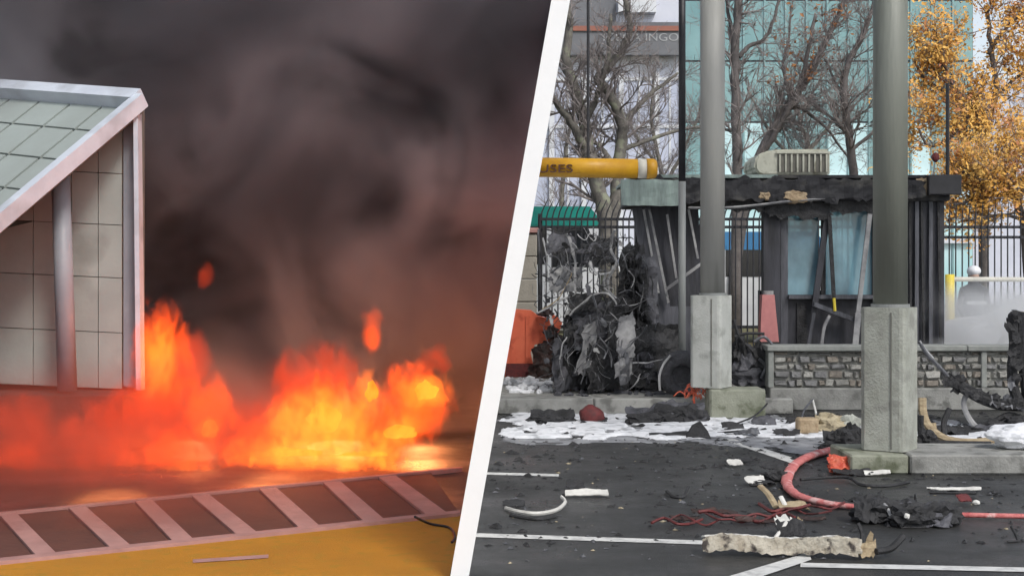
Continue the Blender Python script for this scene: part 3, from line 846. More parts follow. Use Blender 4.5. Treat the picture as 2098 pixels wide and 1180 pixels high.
van('box_van', 'white van with blue top parked behind the fence between pier and booth', 'van', 'blue_van', (a.x+.2, 36, 0), 5.0, a.z)
a = P(2092, 605, 23.2)
van('white_car', 'white car standing in the mist behind the stone wall', 'car', 'white_car', (a.x+.9, 23.2, IS), 4.2, a.z-IS+.06, car=True)

# ------------------------------------------------------------------ trees
def tree(name, label, Y, limbs, seed, twig_n=(7,5,4), leaf=None, leaf_n=0, bark='bark', leaf_mat='leaf_orange', spread=1.0, leaf_size=0.055, leaf_test=None):
    """limbs: list of (pixel path [(px,py,dY)...], r0, r1); twigs grow from the limbs"""
    rr = random.Random(seed)
    base = P(limbs[0][0][0][0], 560, Y); base.z = 0
    t = thing(name, label, 'tree', base, group=None)
    tm, cm, lm = MB(), MB(), MB()
    tips = []
    def grow(p, d, L_, r, lvl):
        n = 5 if lvl < 2 else 4
        pts, q, dd = [p.copy()], p.copy(), d.copy()
        for k in range(n):
            dd = (dd + Vector((rr.gauss(0,.13), rr.gauss(0,.13), rr.gauss(0.03,.12)))).normalized()
            q = q + dd*(L_/n); pts.append(q.copy())
        rad = [max(r*(1-k/n*.8), .003) for k in range(n+1)]
        cm.tube(pts, rad, 4 if lvl < 2 else 3, cap=False)
        tips.extend(pts[1:])
        if lvl < 3 and lvl-1 < len(twig_n)-1:
            for k in range(twig_n[lvl]):
                s = rr.uniform(.2, 1)
                i = min(int(s*n), n-1)
                pp = pts[i].lerp(pts[i+1], s*n-i)
                ax = Vector((rr.gauss(0,1), rr.gauss(0,1), rr.gauss(0,1))).normalized()
                nd = (dd + ax*rr.uniform(.5,1.1)*spread + Vector((0,0,.15))).normalized()
                grow(pp, nd, L_*rr.uniform(.35,.62), max(r*.5, .004), lvl+1)
    for path, r0, r1 in limbs:
        pts = spline([P(px, py, Y+dy) for px, py, dy in path], 5)
        if path[0][1] > 540: pts[0].z = 0
        n = len(pts)
        rad = [r0+(r1-r0)*k/(n-1) for k in range(n)]
        tm.tube([p + Vector((rr.gauss(0,.012), rr.gauss(0,.012), 0)) for p in pts], rad, 9)
        tot = sum((pts[k+1]-pts[k]).length for k in range(n-1))
        for k in range(int(twig_n[0]*max(1, tot/1.3))):
            s = rr.uniform(.25, 1.0)
            i = min(int(s*(n-1)), n-2)
            if pts[i].z < 1.9: continue
            d = (pts[i+1]-pts[i]).normalized()
            ax = Vector((rr.gauss(0,1), rr.gauss(0,.7), rr.gauss(0.2,.8))).normalized()
            grow(pts[i].copy(), (d*.6+ax*rr.uniform(.6,1.1)).normalized(), rr.uniform(.5,1.25)*(1.1-.4*s)*spread, max(rad[i]*.28, .008), 1)
        tips.append(pts[-1])
    tm.build('trunk', bark, t, smooth=True)
    cm.build('twigs', 'twig', t)
    if leaf_n:
        for k in range(leaf_n):
            p = rr.choice(tips) + Vector((rr.gauss(0,.12), rr.gauss(0,.12), rr.gauss(0,.12)))
            if leaf_test and not leaf_test(p, rr): continue
            s = leaf_size*rr.choice((.5,.7,.9,1.1,1.5))
            u = Vector((rr.gauss(0,1), rr.gauss(0,1), rr.gauss(0,1))).normalized(); v = u.orthogonal().normalized()
            w_ = (u+v*.2)
            lm.add([p-u*s, p+v*s*.55, p+u*s, p-v*s*.5+u.cross(v)*s*.3], [(0,1,2,3)])
        o = lm.build('leaves', leaf_mat, t)
    return t

tree('bare_tree', 'forked bare tree with mossy grey trunks behind the yellow bar', 29.0, [
    ([(1250,575,0),(1244,480,0),(1240,440,0),(1228,390,0),(1205,310,.1),(1196,250,.2),(1175,180,.3),(1160,120,.3),(1166,40,.3),(1150,-30,.2)], .2, .06),
    ([(1205,312,.1),(1175,262,-.1),(1140,210,-.3),(1110,170,-.4)], .1, .04),
    ([(1248,470,0),(1262,400,.1),(1268,330,.2),(1276,260,.2),(1245,190,.1),(1228,160,0),(1262,120,-.1),(1290,60,-.2),(1278,-20,-.2)], .15, .05),
    ([(1276,262,.2),(1310,215,.4),(1350,180,.5),(1390,150,.6)], .07, .025),
    ([(1270,310,.2),(1320,290,.3),(1400,265,.5),(1440,262,.6)], .055, .02),
    ([(1252,330,.1),(1230,300,.3),(1215,292,.4)], .06, .03),
    ([(1196,252,.2),(1222,200,0),(1246,120,-.2),(1250,30,-.2)], .07, .03),
], 11, (9,6,4))
tree('slim_tree', 'slim straight bare tree next to the rear pier column', 33.0, [
    ([(1508,575,0),(1510,420,0),(1508,250,0),(1505,120,0),(1512,30,0),(1514,-30,0)], .13, .08),
    ([(1513,118,0),(1535,95,0),(1566,80,-.1),(1585,40,-.2),(1602,-20,-.2)], .055, .03),
    ([(1505,110,0),(1496,60,.2),(1484,-20,.3)], .06, .03),
    ([(1508,270,0),(1470,262,.3),(1430,250,.5)], .04, .02),
], 12, (7,5,4), bark='bark_dark')
tree('leaning_tree', 'bare tree leaning right with brown leaves near its top', 35.0, [
    ([(1500,600,0),(1535,380,0),(1580,270,0),(1625,205,0),(1660,150,.1),(1690,90,.2),(1722,20,.2),(1740,-30,.2)], .13, .05),
    ([(1560,320,0),(1600,250,-.2),(1642,165,-.2),(1655,110,-.3),(1672,30,-.3)], .08, .04),
    ([(1625,205,0),(1605,140,.3),(1615,80,.4),(1622,10,.5)], .05, .02),
    ([(1630,215,0),(1690,260,.2),(1750,340,.3)], .05, .02),
], 13, (9,6,4), bark='bark_dark', leaf_n=900, leaf_mat='leaf_brown', leaf_test=lambda p, r: p.z > 6.2 and r.random() < .8)
tree('crooked_tree', 'crooked bare tree behind the rooftop unit on booth', 34.0, [
    ([(1765,600,0),(1752,400,0),(1742,290,0),(1730,210,0),(1736,135,0),(1765,80,0),(1785,30,0),(1800,-30,0)], .12, .04),
    ([(1740,280,0),(1700,240,.3),(1665,215,.5)], .05, .02),
    ([(1731,200,0),(1712,170,.2),(1690,120,.3)], .045, .02),
    ([(1744,310,0),(1790,270,.2),(1830,230,.2)], .05, .02),
], 14, (9,6,4), bark='bark_dark')
tree('thicket_tree', 'grey twiggy tree filling the gap behind booth roof', 38.0, [
    ([(1640,600,0),(1650,400,0),(1655,300,0),(1640,250,0),(1620,170,0)], .09, .03),
    ([(1655,310,0),(1690,270,0),(1720,230,0),(1750,180,0)], .06, .02),
    ([(1652,340,0),(1600,300,0),(1560,240,0),(1530,180,0)], .06, .02),
    ([(1640,250,0),(1660,200,0),(1690,150,0)], .04, .02),
], 15, (11,7,5))
tree('grey_tree', 'fine-twigged grey tree behind the black pole', 40.0, [
    ([(1370,600,0),(1365,420,0),(1350,330,0),(1335,240,0),(1340,150,0)], .09, .03),
    ([(1362,380,0),(1395,320,0),(1430,240,0),(1450,170,0)], .06, .02),
    ([(1352,340,0),(1310,290,0),(1280,230,0)], .05, .02),
    ([(1150,600,.5),(1150,420,.5),(1160,300,.5),(1180,220,.5)], .09, .03),
], 16, (10,6,5))
tree('orange_tree', 'tall autumn tree with orange leaves above the fence', 31.0, [
    ([(2015,600,0),(2014,400,0),(2010,310,0),(2008,280,0),(1990,245,0),(1965,200,0),(1930,130,0),(1915,60,0)], .11, .04),
    ([(2009,285,0),(2025,245,0),(2040,180,0),(2030,90,0),(2020,20,0)], .08, .04),
    ([(1990,245,0),(1950,280,-.2),(1905,300,-.3),(1880,260,-.3)], .05, .02),
    ([(1960,190,0),(1900,170,.2),(1870,120,.3)], .05, .02),
    ([(2030,210,0),(2070,170,.2),(2110,140,.3)], .05, .02),
    ([(2024,110,0),(2060,60,-.2),(2100,20,-.2)], .05, .02),
], 17, (8,5,4), bark='bark_dark', leaf_n=14000, leaf_size=.045)
tree('low_orange_tree', 'low spreading autumn tree with orange leaves at right edge', 29.0, [
    ([(2110,600,0),(2100,470,0),(2085,420,0),(2060,380,0),(2000,360,0),(1960,350,0)], .1, .03),
    ([(2086,425,0),(2100,360,0),(2120,310,0)], .07, .03),
    ([(2060,380,0),(2040,340,.2),(2010,330,.3)], .05, .02),
    ([(2070,395,0),(2000,410,-.2),(1955,420,-.3)], .04, .02),
    ([(2095,450,0),(2050,440,-.2),(1990,452,-.3)], .04, .02),
    ([(2080,410,0),(2030,375,.2),(1965,385,.3)], .04, .02),
], 18, (9,6,4), bark='bark_dark', leaf_n=14000, leaf_size=.038)

# ------------------------------------------------------------------ palisade fence with bent tips
YF = 26.0
def fence(label, x0, x1, ztop, rails, step, lean):
    t = thing('metal_fence', label, 'fence', (x0, YF, 0))
    for z in rails:
        MB().box(x0, x1, YF-.02, YF+.02, z-.025, z+.025).build('rail', 'fence_metal', t)
    zb = rails[0]
    pk = MB().tube([(x0, YF-.035, .1), (x0, YF-.035, zb), (x0+lean*.25, YF-.04, zb+(ztop-zb)*.4), (x0+lean, YF-.06, ztop)], [.014,.014,.013,.007], 5)
    me = None
    n = int((x1-x0)/step)
    for k in range(n):
        if me is None:
            o = pk.build('picket', 'fence_metal', t); me = o.data
        else:
            o = bpy.data.objects.new('picket', me); COL.objects.link(o); o.parent = t
        o.location = (k*step, 0, 0)
    x = x0
    while x <= x1+.01:
        MB().box(x-.04, x+.04, YF+.022, YF+.1, 0, rails[0]+.1).build('post', 'fence_metal', t)
        x += 2.45
fence('dark iron fence with bent tips left of the booth and behind it', .5, 7.6, 3.0, (2.66, 2.52, .75), .105, .13)
fence('dark iron fence with straight tips right of the booth', 7.64, 13.2, 2.95, (2.52, 2.34, 1.1, .4), .115, .01)
pc = thing('stone_pier', 'beige block pier ending the fence beside white wall', 'pier', (-.4, 26, 0))
for k in range(6):
    MB().cbox(-.9, .44, 25.8, 26.3, k*.4, k*.4+.392, .015).build('block', 'beige_stone', pc)
MB().cbox(-.95, .48, 25.76, 26.34, 2.402, 2.5, .02).build('cap', 'pale_bar', pc)

# ------------------------------------------------------------------ stone wall in front of the booth
YS = 18.42
sw = thing('stone_wall', 'low rubble stone wall with concrete cap and base before the booth', 'wall', (3.26, YS, 0))
MB().box(3.30, 9.5, YS+.05, YS+.3, .283, .738).build('mortar_bed', 'mortar', sw)
MB().cbox(3.24, 9.5, YS-.03, YS+.34, .002, .28, .012).build('base_course', 'kerb', sw)
for xa in (3.22, 5.9):
    MB().cbox(xa, xa+.07, YS-.02, YS+.33, .284, .74, .008).build('edge_strip', 'wall_cap', sw)
for k in range(5):
    MB().cbox(3.2+k*1.26, 3.2+k*1.26+1.252, YS-.05, YS+.36, .742, .815, .012).build('cap_stone', 'wall_cap', sw)
rs = random.Random(5)
zr = .287
while zr < .72:
    rh = min(rs.uniform(.075,.12), .738-zr)
    if .738-zr-rh < .04: rh = .738-zr
    x = 3.3
    while x < 7.0:
        wd = rs.uniform(.07,.2)
        if rs.random() < .12: wd *= .6
        dz0, dz1 = rs.uniform(0,.012), rs.uniform(0,.012)
        b = MB(); x0s, x1s = x+.006, x+wd-.006
        y_ = YS + rs.uniform(-.012,.018)
        j = lambda s=.01: rs.uniform(-s, s)*1.9
        z0s, z1s = zr+.005+dz0, zr+rh-.005-dz1
        c_ = .014
        b.add([(x0s+j(.004),YS+.06,z0s),(x1s,YS+.06,z0s),(x1s,YS+.06,z1s),(x0s,YS+.06,z1s),
               (x0s+c_+j(),y_+j(.006),z0s+c_+j(.006)),(x1s-c_+j(),y_+j(.006),z0s+c_+j(.006)),(x1s-c_+j(),y_+j(.006),z1s-c_+j(.006)),(x0s+c_+j(),y_+j(.006),z1s-c_+j(.006))],
              [(4,5,6,7),(0,1,5,4),(1,2,6,5),(2,3,7,6),(3,0,4,7)])
        b.build('stone', 'stone_' + rs.choice('aabbcd'), sw)
        x += wd
    zr += rh

# ------------------------------------------------------------------ canopy on columns (out of frame above), columns and piers
YN, YFAR = 12.87+.2, 17.62
cp = thing('portal_frame', 'overhead frame of steel beams carried by the round columns', 'frame', (3.5, 16, 5.5))
for xx in (.95, 3.4, 6.6): MB().box(xx-.1, xx+.1, 12.0, 18.2, 5.752, 5.95).build('cross_beam', 'column_paint', cp)
MB().box(.95, 13, YN-.12, YN+.12, 5.5, 5.748).build('beam', 'column_paint', cp)
MB().box(.95, 13, YFAR-.12, YFAR+.12, 5.5, 5.748).build('beam', 'column_paint', cp)
def column(label, px, Y, r, zb, wp, zp, rot, mpier, cx, shaft='column_paint'):
    x = (px-HX)/F*Y
    t = thing('column', label, 'column', (x, Y, zb))
    MB().tube([(x,Y,zp+.002),(x,Y,5.5)], r, 40).build('shaft', shaft, t, smooth=True)
    MB().tube([(x,Y,zp+.001),(x,Y,zp+.03)], r+.018, 40).build('collar', 'pole_metal', t)
    pr = MB()
    h = wp/2; ch = .045
    prof = [(-h+ch,-h),(h-ch,-h),(h-ch*.4,-h+ch*.2),(h,-h+ch),(h,h-ch),(h-ch,h),(-h+ch,h),(-h,h-ch),(-h,-h+ch)]
    cr, sr = math.cos(rot), math.sin(rot)
    xp = (cx-HX)/F*Y
    poly = [Vector((xp+a*cr-b*sr, Y+a*sr+b*cr, zb)) for a, b in prof]
    pr.prism(poly, (0,0,zp-zb))
    pier = pr.build('pier', mpier, t)
    # vertical joint cover strips on the faces
    for a in (.085,):
        p0 = Vector((xp+a*cr+(h+.004)*sr, Y+a*sr-(h+.004)*cr, zb+.02))
        MB().bar(p0, p0+Vector((0,0,zp-zb-.06)), .012, .008, up=(sr,-cr,0)).build('joint_strip', 'joint_dark' if a > 0 else 'pole_metal', pier)
    pp = [Vector((xp+a*1.02*cr-b*1.02*sr, Y+a*1.02*sr+b*1.02*cr, zp-.03)) for a, b in prof]
    return t
column('near thick grey-green column on a stained concrete pier', 1824, YN, .152, .172, .405, EYE-83/232*1.0+.02, math.radians(-33), 'stained_concrete', 1822)
column('far grey column on a pale pier beside the booth', 1460, YFAR, .146, .36, .40, EYE-53/170.0, math.radians(-30), 'pier_concrete', 1457, 'column_grey')
# plinth block under the far pier
pb = MB().cbox(P(1450,0,17.5).x, P(1563,0,17.5).x, 17.3, 17.8, 0, .352, .02)
tag(pb.build('plinth_block', 'mossy_kerb', origin=(P(1505,0,17.5).x, 17.5, 0)), 'square mossy concrete block at the foot of far column', 'block')
# near island
ni = thing('kerb_island', 'concrete kerb island under the near column with mossy end', 'kerb', (3.0, 12.75, 0))
xa = 2.93
MB().cbox(xa, xa+.5, 12.66, 13.5, 0, .165, .015).build('end_block', 'mossy_kerb', ni)
for k in range(4):
    MB().cbox(xa+.51+k*1.3, xa+.51+k*1.3+1.292, 12.64, 13.5, 0, .17, .015).build('kerb_block', 'kerb', ni)

# slim pole: contrast with the background is put into the upper tube's black
xp = P(1397.5, 0, 18.5).x
sp_ = thing('slim_pole', 'slim metal pole, black above and grey below, left of far column', 'pole', (xp, 18.5, IS))
MB().tube([(xp,18.5,IS),(xp,18.5,EYE+(HY-372)/F*18.5)], .047, 16).build('lower_tube', 'pole_metal', sp_, smooth=True)
MB().tube([(xp,18.5,EYE+(HY-371.5)/F*18.5),(xp,18.5,5.95)], .044, 16).build('upper_tube', 'black_metal', sp_, smooth=True)

# hanging clearance bar
YC = 16.0
hb = thing('clearance_bar', 'yellow tubular clearance bar hanging on a wire', 'bar', P(1225, 345, YC))
r0 = 20/F*YC
a, b = P(1098, 343, YC), P(1306, 346, YC)
tubeo = MB().tube([a, b], r0, 28).build('tube', 'yellow_paint', hb, smooth=True)
MB().tube([b+Vector((.0005,0,0)), P(1324,346,YC)], r0*1.01, 28).build('sleeve', 'sleeve', hb, smooth=True)
e0 = P(1324.5,346,YC)
MB().tube([e0, P(1338,346,YC), P(1344,346,YC), P(1346.5,346,YC)], [r0*1.04, r0*1.04, r0*.9, r0*.6], 28).build('end_cap', 'yellow_paint', hb, smooth=True)
MB().tube([P(1205,326,YC), Vector((P(1205,0,YC).x, YC, 5.75))], .016, 8).build('wire', 'black_metal', hb)
MB().tube([P(1200,326,YC), P(1205,318,YC), P(1210,326,YC)], .012, 8).build('eyelet', 'black_metal', hb)
text('BUSES', P(1082, 355, YC)+Vector((0,-r0-.012,0)), 0.125, 'dark_print', tubeo, width=88/F*YC)

# ------------------------------------------------------------------ burnt booth
YK = 20.0
def bx(px): return (px-HX)/F*YK
def bz(py): return EYE+(HY-py)/F*YK
bt = thing('booth', 'fire-blackened inspection booth with broken windows and rooftop unit', 'booth', (bx(1620), 21, IS))
rf = MB().cbox(bx(1300), bx(1936), 19.75, 22.6, bz(414), bz(368), .02).build('roof', 'roof_black', bt)
MB().box(bx(1290), bx(1585), 19.7, 22.65, bz(367.5), bz(361)).build('roof_edge', 'pale_fascia', rf)
MB().box(bx(1585.2), bx(1940), 19.72, 22.65, bz(367.5), bz(361.5)).build('roof_edge', 'roof_black', rf)
MB().cbox(bx(1886), bx(1952), 19.6, 19.745, bz(402), bz(362), .01).build('corner_fascia', 'black_metal', rf)
MB().sheet((bx(1860),19.72,bz(403)), (bx(1892)-bx(1860),0,0), (0,0,bz(368)-bz(403)), 6, 6, .02, 31, .01, .3).build('scorched_sheet', 'insulation', rf)
MB().sheet((bx(1268),19.62,bz(424)), (bx(1392)-bx(1268),0,0), (0,.02,bz(372)-bz(424)), 14, 6, .03, 21, .012, .06).build('fascia_panel', 'pale_fascia', rf)
# sagging strip of trim under the roof edge
MB().tube(spline([(bx(1405),19.7,bz(428)),(bx(1480),19.66,bz(428)),(bx(1540),19.66,bz(423)),(bx(1620),19.66,bz(414)),(bx(1710),19.7,bz(408))],5), .026, 5, flat=.7).build('sagging_trim', 'ash_panel', rf)
MB().sheet((bx(1300),19.68,bz(418)), (bx(1884)-bx(1300),0,0), (0,.01,bz(364)-bz(418)), 60, 6, .05, 333, .008, .8, 4.5).build('buckled_fascia', 'roof_black', rf)
MB().rock((bx(1560),19.7,bz(404)), (.1,.05,.06), 3, .5, 3).build('insulation', 'insulation', rf)
MB().rock((bx(1622),19.69,bz(405)), (.19,.06,.085), 4, .5, 3).build('insulation', 'insulation', rf)
for k, (px0, px1, py0, py1) in enumerate(((1490,1560,436,410),(1560,1700,450,412),(1690,1800,440,405))):
    MB().sheet((bx(px0),19.8,bz(py0)), (bx(px1)-bx(px0),0,0), (0,0,bz(py1)-bz(py0)), 12, 4, .03, 40+k, .008, .5).build('charred_soffit', 'char', rf)
# rooftop unit
ac = MB()
prof = [(1556,356),(1549,346),(1548,330),(1555,317),(1570,309),(1596,305),(1704,304),(1704,360),(1566,360)]
bmx = bmesh.new(); mm = MB().prism([Vector((bx(a), 20.1, bz(b))) for a, b in prof], (0, 1.0, 0))
vs_ = [bmx.verts.new(q) for q in mm.v]
for f in mm.f: bmx.faces.new([vs_[i] for i in f])
bmesh.ops.recalc_face_normals(bmx, faces=bmx.faces)
bmesh.ops.bevel(bmx, geom=list(bmx.edges), offset=.03, segments=2, affect='EDGES')
aco = MB().bm(bmx).build('rooftop_unit', 'ac_shell', bt)
MB().box(bx(1596), bx(1700), 20.085, 20.097, bz(352), bz(315)).build('grille', 'ac_dark', aco)
for k in range(9):
    xx = bx(1600+k*12)
    MB().box(xx-.012, xx+.012, 20.065, 20.083, bz(352), bz(315)).build('slat', 'ac_shell', aco)
MB().box(bx(1592), bx(1703), 20.055, 20.083, bz(314), bz(310)).build('lip', 'ac_shell', aco)
MB().box(bx(1575), bx(1700), 20.15, 21.0, bz(361), bz(360.2)).build('base_tray', 'ac_dark', aco)
# aerial pole and lamp on the roof
MB().tube([(bx(1937),19.9,bz(402)),(bx(1937),19.9,bz(173))], .026, 8).build('aerial_pole', 'black_metal', bt)
cmx = MB().rock((bx(1912),19.9,bz(324)), (.055,.05,.07), 8, .15, 2).build('roof_lamp', 'dark_red', bt)
MB().tube([(bx(1908),19.9,bz(362)),(bx(1911),19.9,bz(332))], .01, 6).build('stalk', 'grey_metal', cmx)
# posts and walls
def wallbox(name, px0, px1, py0, py1, y0, y1, m): return MB().box(bx(px0), bx(px1), y0, y1, bz(py0) if py0 < 690 else IS, bz(py1)).build(name, m, bt)
wallbox('post', 1562, 1596, 800, 415, 19.9, 20.1, 'booth_wall')
wallbox('post', 1598, 1613, 800, 415, 19.95, 20.15, 'booth_panel')
wallbox('post', 1786, 1800, 800, 415, 19.9, 20.05, 'booth_wall')
rw = wallbox('side_wall', 1850, 1928, 800, 402, 19.85, 22.4, 'booth_wall')
for k, (ra, rb_) in enumerate(((1856,1858),(1871,1868),(1880,1884),(1899,1897),(1914,1918))):
    MB().bar((bx(ra),19.82,bz(404)), (bx(rb_),19.78,IS+.2+.1*(k%3)), .05 if k%2 else .03, .03).build('rib', 'booth_panel' if k%2 else 'char', rw)
wallbox('window_sill', 1613, 1860, 612, 604, 19.88, 20.12, 'booth_panel')
lw = wallbox('lower_wall', 1606, 1850, 800, 613, 20.0, 20.1, 'booth_wall')
MB().box(bx(1632), bx(1652), 19.97, 19.998, IS+.1, bz(620)).build('lower_panel', 'char', lw)
# counter: panes, frames
for px0, px1 in ((1614,1676),(1692,1786),(1801,1849)):
    MB().box(bx(px0), bx(px1), 20.0, 20.012, bz(604)+.003, bz(428)).build('window_pane', 'booth_glass', bt)
def leanbar(px0, py0, px1, py1, w_, m, y=19.85, y2=None, name='bent_bar'):
    return MB().bar((bx(px0), y, bz(py0)), (bx(px1), y2 or y, bz(py1)), w_, w_*.6).build(name, m, bt)
leanbar(1690,440,1662,640,.08,'booth_wall',19.84)
leanbar(1684,440,1684,612,.06,'char',19.92)
leanbar(1692,445,1703,640,.05,'char',19.78)
leanbar(1772,440,1748,640,.06,'ash_panel',19.72)
leanbar(1748,640,1738,720,.08,'ash_panel',19.72,19.65)
leanbar(1660,622,1746,655,.1,'booth_panel',19.8)
leanbar(1660,640,1648,715,.045,'booth_panel',19.76)
MB().tube(spline([(bx(1690),19.7,bz(645)),(bx(1678),19.68,bz(670)),(bx(1671),19.66,bz(715))],6), .024, 6).build('hanging_hose', 'ash_panel', bt)
MB().tube([(bx(1700),19.74,bz(610)),(bx(1702),19.74,bz(636))], .02, 6).build('yellow_tag', 'rail_yellow', bt)
# left bay: buckled wall boards
for k, (pa, pb_, y0, y1, w_, m) in enumerate(((1306,1340,425,625,.14,'booth_panel'),(1322,1362,425,632,.16,'booth_panel'),(1340,1378,420,640,.2,'booth_wall'),(1362,1392,420,615,.2,'booth_wall'),(1385,1402,420,640,.16,'booth_wall'),(1402,1418,425,640,.2,'booth_wall'),(1424,1436,425,640,.14,'booth_wall'))):
    MB().bar((bx(pa), 20.1+.02*k, bz(y0)), (bx(pb_), 20.0+.03*k, bz(y1)), w_, .03, up=(0,1,0)).build('wall_board', m, bt)
for pa, ya, pb2, yb in ((1318,430,1348,600),(1330,430,1368,620),(1366,440,1384,570),(1410,430,1428,530)):
    MB().bar((bx(pa),19.95,bz(ya)), (bx(pb2),19.9,bz(yb)), .03, .03).build('edge_trim', 'ash_panel', bt)
MB().bar((bx(1362),19.8,bz(592)), (bx(1432),19.7,bz(540)), .03, .04).build('bent_bar', 'ash_panel', bt)
wl = wallbox('lower_wall', 1340, 1440, 800, 628, 20.0, 20.1, 'booth_panel')
wallbox('rear_wall', 1330, 1470, 800, 420, 22.2, 22.4, 'booth_wall')
wallbox('rear_wall', 1613, 1850, 800, 600, 22.2, 22.4, 'booth_wall')
MB().box(bx(1300), bx(1930), 20.2, 22.5, IS+.004, IS+.05).build('floor_slab', 'kerb', bt)

# faded red barrier post beside the booth
a = P(1575, 690, 19.6)
rp_ = thing('delineator', 'faded pink plastic barrier post leaning at the booth corner', 'post', (a.x, 19.6, IS))
MB().prism([P(1558,700,19.6), P(1596,700,19.6), P(1590,640,19.6), P(1587,604,19.6), P(1562,604,19.6), P(1560,640,19.6)], (0,.2,0)).build('body', 'pink_plastic', rp_)
MB().tube([P(1574,604,19.7), P(1574,596,19.7)], .07, 14).build('cap', 'ash_panel', rp_)
MB().prism([P(1552,730,19.55), P(1602,730,19.55), P(1596,701,19.55), P(1558,701,19.55)], (0,.3,0)).build('base', 'rubber', rp_)

# yellow post and rail behind the wall on the right
yr = thing('yellow_rail', 'yellow post with a pale yellow rail in the mist', 'railing', (P(1945,0,23.8).x, 23.8, IS))
q = P(1946,0,23.8).x
MB().tube([(q,23.8,IS),(q,23.8,P(0,562,23.8).z)], .075, 16).build('post', 'rail_yellow', yr, smooth=True)
MB().tube([(q,23.8,P(0,572,23.8).z),(q+4,23.8,P(0,574,23.8).z)], .04, 10).build('rail', 'sleeve', yr)

# ------------------------------------------------------------------ burnt car wreck on the island
YW = 19.1
wk = thing('car_wreck', 'blackened torn car wreck heaped against the left end of booth', 'wreck', (P(1240,0,YW).x, YW, IS))
def W(px, py, y=YW): return P(px, py, y)
def wtube(pts, r, m, y=YW, n=6, flat=1.0, name='bent_tube', dy=0.1, sd=0):
    rr = random.Random(len(pts)*100+int(pts[0][0])+sd)
    q = spline([W(a, b, y+rr.uniform(-dy, dy)) for a, b in pts], 5)
    L_ = len(q)-1
    rad = [r*(.55+.75*(.5+.5*noise.noise(p*9))-.35*k/L_) for k, p in enumerate(q)]
    return MB().tube([p+noise.noise_vector(p*8)*.02 for p in q], rad, n, flat=.6).build(name, m, wk)
for pts, r, m, y in (
    ([(1112,488),(1120,520),(1121,560),(1136,604)], .022, 'bare_steel', 18.9),
    ([(1160,478),(1170,500),(1176,530),(1178,596)], .035, 'ash_panel', 18.8),
    ([(1104,470),(1106,540),(1108,630)], .03, 'burnt_steel', 19.3),
    ([(1100,640),(1128,628),(1155,612),(1178,600),(1186,575)], .022, 'ash_panel', 18.7),
    ([(1112,634),(1140,616),(1160,585),(1170,560)], .016, 'wood_tan', 18.75),
    ([(1166,645),(1200,614),(1232,598),(1250,606),(1262,622)], .028, 'ash_panel', 18.6),
    ([(1209,535),(1218,556),(1248,560),(1256,545)], .022, 'bare_steel', 18.8),
    ([(1258,470),(1250,505),(1262,535),(1246,575),(1252,606)], .024, 'ash_panel', 18.8),
    ([(1240,560),(1238,588),(1262,610)], .02, 'bare_steel', 18.75),
    ([(1216,604),(1224,640),(1230,690),(1214,715),(1190,785)], .02, 'burnt_steel', 18.5),
    ([(1228,690),(1248,720),(1262,765)], .02, 'burnt_steel', 18.5),
    ([(1120,470),(1150,478),(1184,470),(1200,482)], .025, 'char', 18.9),
    ([(1140,520),(1165,505),(1190,520),(1215,515)], .03, 'char', 19.0),
    ([(1126,560),(1150,545),(1175,560),(1200,555)], .025, 'burnt_steel', 18.9),
    ([(1200,540),(1214,500),(1240,512),(1252,505)], .03, 'char_grey', 19.0),
    ([(1148,735),(1152,705),(1162,690)], .02, 'bare_steel', 18.4),
    ([(1296,744),(1330,742),(1366,733)], .02, 'bare_steel', 18.5),
):
    wtube(pts, r, m, y)
rr = random.Random(44)
for k in range(130):
    px, py = rr.uniform(1112,1290), rr.uniform(476,650)
    if px < 1200 and rr.random() < .3: continue
    a = rr.uniform(0, 6.28); l = rr.uniform(12,36)
    pts = [(px,py),(px+l*.6*math.cos(a)+rr.gauss(0,5),py+l*.6*math.sin(a)+rr.gauss(0,5)),(px+l*math.cos(a+.6),py+l*math.sin(a+.6))]
    wtube(pts, rr.uniform(.005,.013), rr.choice(['char','char','burnt_steel','bare_steel','ash_panel','char_grey']), rr.uniform(18.7,19.4), sd=k)
def wsheet(px0, py0, px1, py1, m, seed, y=19.0, amp=.08, dy=.25, nu=10, nv=10, rag=.35, curl=0.0, name='torn_panel', sh=0):
    a = W(px0, py1, y); u = W(px1, py1, y+dy)-a; v = W(px0+sh, py0, y+dy*.3)-a
    return MB().sheet(a, u, v, nu, nv, amp, seed, .008, rag, 4.0, curl).build(name, m, wk)
wsheet(1122,545,1190,602,'ash_panel',51,18.85,.07)
wsheet(1160,600,1235,640,'char',52,18.7,.08)
wsheet(1150,640,1232,800,'char',53,18.7,.08,nu=12,nv=16)
wsheet(1170,610,1265,720,'char_grey',54,18.75,.1,nu=12,nv=12)
wsheet(1130,690,1180,800,'char_grey',55,18.6,.08)
wsheet(1195,700,1265,805,'char',56,18.55,.1)
wsheet(1240,600,1300,800,'char',57,18.8,.1,nu=10,nv=18)
wsheet(1268,500,1325,640,'char',58,18.95,.12,nu=12,nv=18,rag=.9)
wsheet(1285,520,1345,690,'char_grey',59,19.0,.1,nu=10,nv=14)
wsheet(1290,660,1400,800,'char',60,18.9,.09,nu=14,nv=14)
wsheet(1200,480,1262,545,'char',61,19.1,.08,rag=.6)
wsheet(1120,478,1175,520,'char_grey',62,19.0,.07,rag=.7)
wsheet(1176,660,1212,770,'ash_panel',63,18.45,.05,rag=.6,nu=5,nv=12,sh=14)
